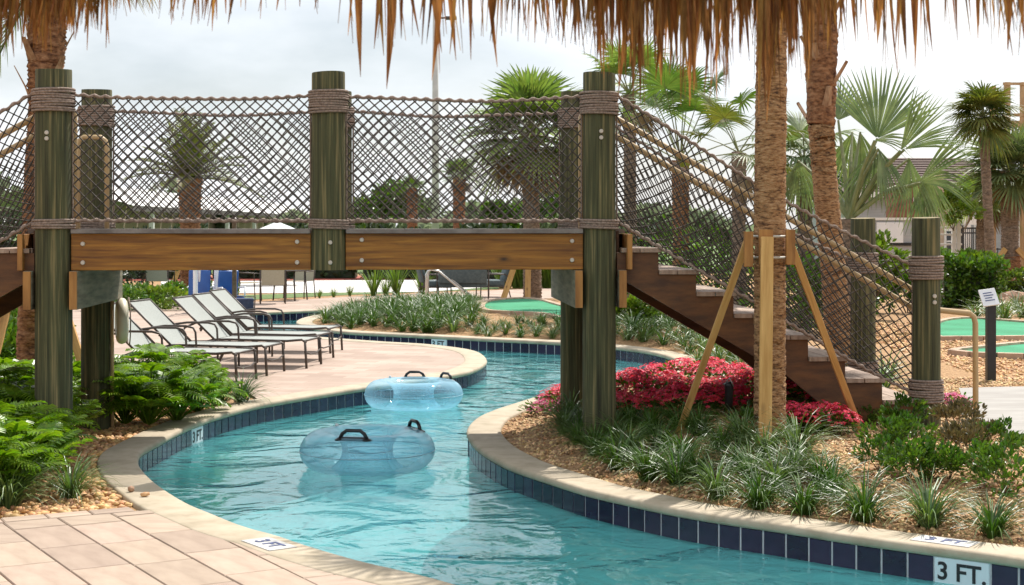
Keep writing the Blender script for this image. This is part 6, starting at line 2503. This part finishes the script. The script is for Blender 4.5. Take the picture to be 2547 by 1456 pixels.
# person beyond the hedge
def person():
    Y0 = 42.0
    x = P(2460, 0, Y0).x
    root = thing("person", "person in white top and navy trousers walking beyond the hedge by the gate", "person", (x, Y0, 0.0), R(200))
    s = 0.82
    J = {'pel': (0, 0, .92), 'chest': (0, 0, 1.28), 'neck': (0, 0, 1.46), 'head': (0, -0.02, 1.60), 'crown': (0, -0.01, 1.71), 'lsh': (-.19, 0, 1.40), 'lel': (-.24, -.02, 1.14), 'lha': (-.22, -.14, .92), 'lfin': (-.21, -.19, .84),
         'rsh': (.19, 0, 1.40), 'rel': (.25, .06, 1.15), 'rha': (.25, -.04, .94), 'rfin': (.25, -.07, .86), 'lhip': (-.10, 0, .88), 'lkn': (-.11, -.12, .50), 'lan': (-.11, -.02, .08), 'lto': (-.11, -.20, .04), 'rhip': (.10, 0, .88), 'rkn': (.11, .02, .50), 'ran': (.11, .16, .10), 'rto': (.11, 0.0, .04)}
    RD = {'pel': .15, 'chest': .15, 'neck': .06, 'head': .10, 'crown': .07, 'lsh': .07, 'lel': .045, 'lha': .035, 'lfin': .03, 'rsh': .07, 'rel': .045, 'rha': .035, 'rfin': .03, 'lhip': .10, 'lkn': .07, 'lan': .045, 'lto': .04, 'rhip': .10, 'rkn': .07, 'ran': .045, 'rto': .04}
    E = [('pel', 'chest'), ('chest', 'neck'), ('neck', 'head'), ('head', 'crown'), ('chest', 'lsh'), ('lsh', 'lel'), ('lel', 'lha'), ('lha', 'lfin'), ('chest', 'rsh'), ('rsh', 'rel'), ('rel', 'rha'), ('rha', 'rfin'), ('pel', 'lhip'), ('lhip', 'lkn'), ('lkn', 'lan'), ('lan', 'lto'), ('pel', 'rhip'), ('rhip', 'rkn'), ('rkn', 'ran'), ('ran', 'rto')]

    def skin(name, keys, m, grow=0.0):
        ks = [k for k in J if k in keys]
        ix = {k: i for i, k in enumerate(ks)}
        me = bpy.data.meshes.new(name)
        me.from_pydata([Vector(J[k]) * s for k in ks], [(ix[a], ix[c]) for a, c in E if a in ix and c in ix], [])
        o = obj(name, me, root)
        md = o.modifiers.new("skin", 'SKIN')
        for i, k in enumerate(ks):
            r_ = (RD[k] + grow) * s
            me.skin_vertices[0].data[i].radius = (r_, r_ * 0.85)
            me.skin_vertices[0].data[i].use_root = (i == 0)
        md2 = o.modifiers.new("sub", 'SUBSURF')
        md2.levels = 1
        md2.render_levels = 1
        me.materials.append(m)
        return o
    skin("body", set(J), M['skin'])
    skin("top", {'pel', 'chest', 'lsh', 'rsh', 'lel', 'rel', 'neck'}, M['shirt'], 0.02)
    skin("trousers", {'pel', 'lhip', 'lkn', 'lan', 'rhip', 'rkn', 'ran'}, M['navy'], 0.02)
    MB().lathe([(0.10, 1.28), (0.112, 1.33), (0.10, 1.40), (0.05, 1.43)], (0, 0.01, 0.0), 14).build("hair", M['hair'], root, smooth=True)
    MB().lathe([(0.17, 1.375), (0.17, 1.385), (0.105, 1.39), (0.10, 1.44), (0.05, 1.46)], (0, 0, 0.0), 16).build("hat", M['trim'], root, smooth=True)
    return root


person()

# ------------------------------------------------------------------ the thatched eave overhead
def interp(xs_, x):
    for (a, va), (c, vc) in zip(xs_, xs_[1:]):
        if a <= x <= c:
            return va + (vc - va) * (x - a) / (c - a)
    return xs_[-1][1] if x > xs_[-1][0] else xs_[0][1]


TIPS = [(-200, 140), (0, 135), (100, 130), (190, 105), (240, 70), (290, 40), (380, 45), (520, 72), (600, 60), (660, 25), (760, 35), (840, 70), (880, 150), (905, 200), (970, 225), (1030, 110), (1090, 195), (1130, 150), (1205, 175), (1250, 90), (1330, 120), (1420, 130), (1500, 195), (1545, 285),
        (1650, 250), (1740, 275), (1840, 240), (1900, 285), (1990, 225), (2060, 140), (2110, 115), (2160, 130), (2215, 190), (2300, 150), (2400, 110), (2480, 115), (2547, 150), (2800, 140)]
DENS = [(-200, 1.0), (0, 1.0), (190, 0.95), (235, 0.4), (290, 0.10), (390, 0.12), (520, 0.24), (620, 0.16), (680, 0.05), (760, 0.06), (880, 0.06), (970, 0.10), (1010, 0.06), (1090, 0.12), (1140, 0.08), (1200, 0.12), (1250, 0.22), (1340, 0.30), (1450, 0.4), (1520, 0.62), (1700, 0.68), (2000, 0.66), (2060, 0.42), (2110, 0.22), (2300, 0.16), (2420, 0.2), (2547, 0.3), (2800, 0.5)]
YT = 4.2
eave = thing("thatched_eave", "fringe of dry palm thatch hanging across the top of the view", "thatched roof", (0, YT, 2.6))
MB().tube([(-3.4, -0.05, 0.10), (3.4, -0.05, 0.10)], 0.05, 12).build("eave_pole", M['bamboo'], eave, smooth=True)
q = MB()
for k in range(6):
    t0, t1_ = k / 6, (k + 1) / 6
    q.poly([(-3.4, -0.1 - 3.2 * t0, 0.16 + 1.9 * t0 + 0.05), (3.4, -0.1 - 3.2 * t0, 0.16 + 1.9 * t0 + 0.05), (3.4, -0.1 - 3.2 * t1_, 0.16 + 1.9 * t1_), (-3.4, -0.1 - 3.2 * t1_, 0.16 + 1.9 * t1_)])
q.build("thatch_layer", M['thatch_solid'], eave)
random.seed(91)


def frond_blade(q, px, tip_py, dy, w, sway, top_z=0.18, splitn=1):
    """one dried leaf segment hanging from the eave"""
    Y = YT + dy
    tip = P(px + sway, tip_py, Y) - eave.location
    top_ = Vector((P(px, 0, Y).x - eave.location.x, dy * 0.6, top_z))
    n = 6
    pts, ws = [], []
    bow = rnd(-0.02, 0.02)
    for k in range(n + 1):
        t = k / n
        p = top_.lerp(tip, t)
        p.x += bow * math.sin(math.pi * t)
        p.x += (tip.x - top_.x) * (t * t - t) * 0.8
        p.y = top_.y + (tip.y - top_.y) * t + 0.02 * math.sin(3 * t + px)
        pts.append(p)
        ws.append(w * (0.75 + 0.4 * t) * (1 - t ** 2.4) + 0.0006)
    yaw = rnd(-0.8, 0.8)
    q.strip(pts, Vector((math.cos(yaw), math.sin(yaw), 0)), ws, rnd(0.2, 0.7), Vector((-math.sin(yaw), math.cos(yaw), 0)))


# larger leaves: one object each
big = [(905, 192, 0.016, -8), (968, 222, 0.020, -6), (985, 160, 0.010, -18), (1078, 200, 0.017, -4), (1092, 130, 0.024, 6), (1116, 150, 0.011, 18), (1150, 110, 0.012, 22), (1203, 168, 0.012, 34), (935, 120, 0.012, -6), (1020, 95, 0.012, 24), (1165, 60, 0.010, -12), (240, 112, 0.008, 36), (252, 122, 0.007, 14), (215, 128, 0.008, 6), (195, 100, 0.010, -8), (520, 76, 0.013, 4), (636, 50, 0.006, 14), (2265, 172, 0.010, 10), (2180, 110, 0.010, 4), (2325, 130, 0.011, -6), (2230, 200, 0.007, 8), (2430, 95, 0.011, 8), (2505, 120, 0.012, 6), (2540, 150, 0.010, 4), (870, 90, 0.007, -4)]
for (px, ty, w, sw) in big:
    q = MB()
    frond_blade(q, px, ty, rnd(-0.05, 0.1), w, sw)
    q.build("palm_leaf", M['thatch'], eave)


def clumpy(x):
    """uneven fringe: bunches of leaf hang together"""
    a = math.sin(x * 0.055 + 1.9 * math.sin(x * 0.017)) * math.sin(x * 0.131 + 0.8)
    return max(0.0, min(1.0, 0.45 + 0.75 * a))


x = -150.0
cnt = 0
while x < 2700 and cnt < 235:
    dn = interp(DENS, x)
    cl_ = clumpy(x)
    if rnd(0, 1) < dn * (0.55 + 0.6 * cl_):
        q = MB()
        tp = interp(TIPS, x)
        frond_blade(q, x, tp * (0.35 + 0.65 * cl_) * rnd(0.75, 1.12) + 4, rnd(-0.25, 0.15), rnd(0.006, 0.016), rnd(-26, 26))
        q.build("palm_leaf", M['thatch'], eave)
        cnt += 1
    x += rnd(3, 11)
q = MB()
for i in range(5600):
    x = rnd(-250, 2800)
    dn = interp(DENS, x)
    cl_ = clumpy(x)
    if rnd(0, 1) > dn ** 1.5 * (0.5 + 0.6 * cl_) + 0.012:
        continue
    tp = interp(TIPS, x)
    w = rnd(0.0010, 0.004) if rnd(0, 1) < 0.68 else rnd(0.005, 0.010)
    f_ = (0.22 + 0.7 * cl_) * rnd(0.45, 1.12) if dn > 0.5 else rnd(0.25, 1.0)
    frond_blade(q, x, max(2, tp * f_), rnd(-0.45, 0.15), w, rnd(-22, 22), rnd(0.05, 0.25))
tag(q.build("thatch_strands", M['thatch'], eave), kind="stuff")
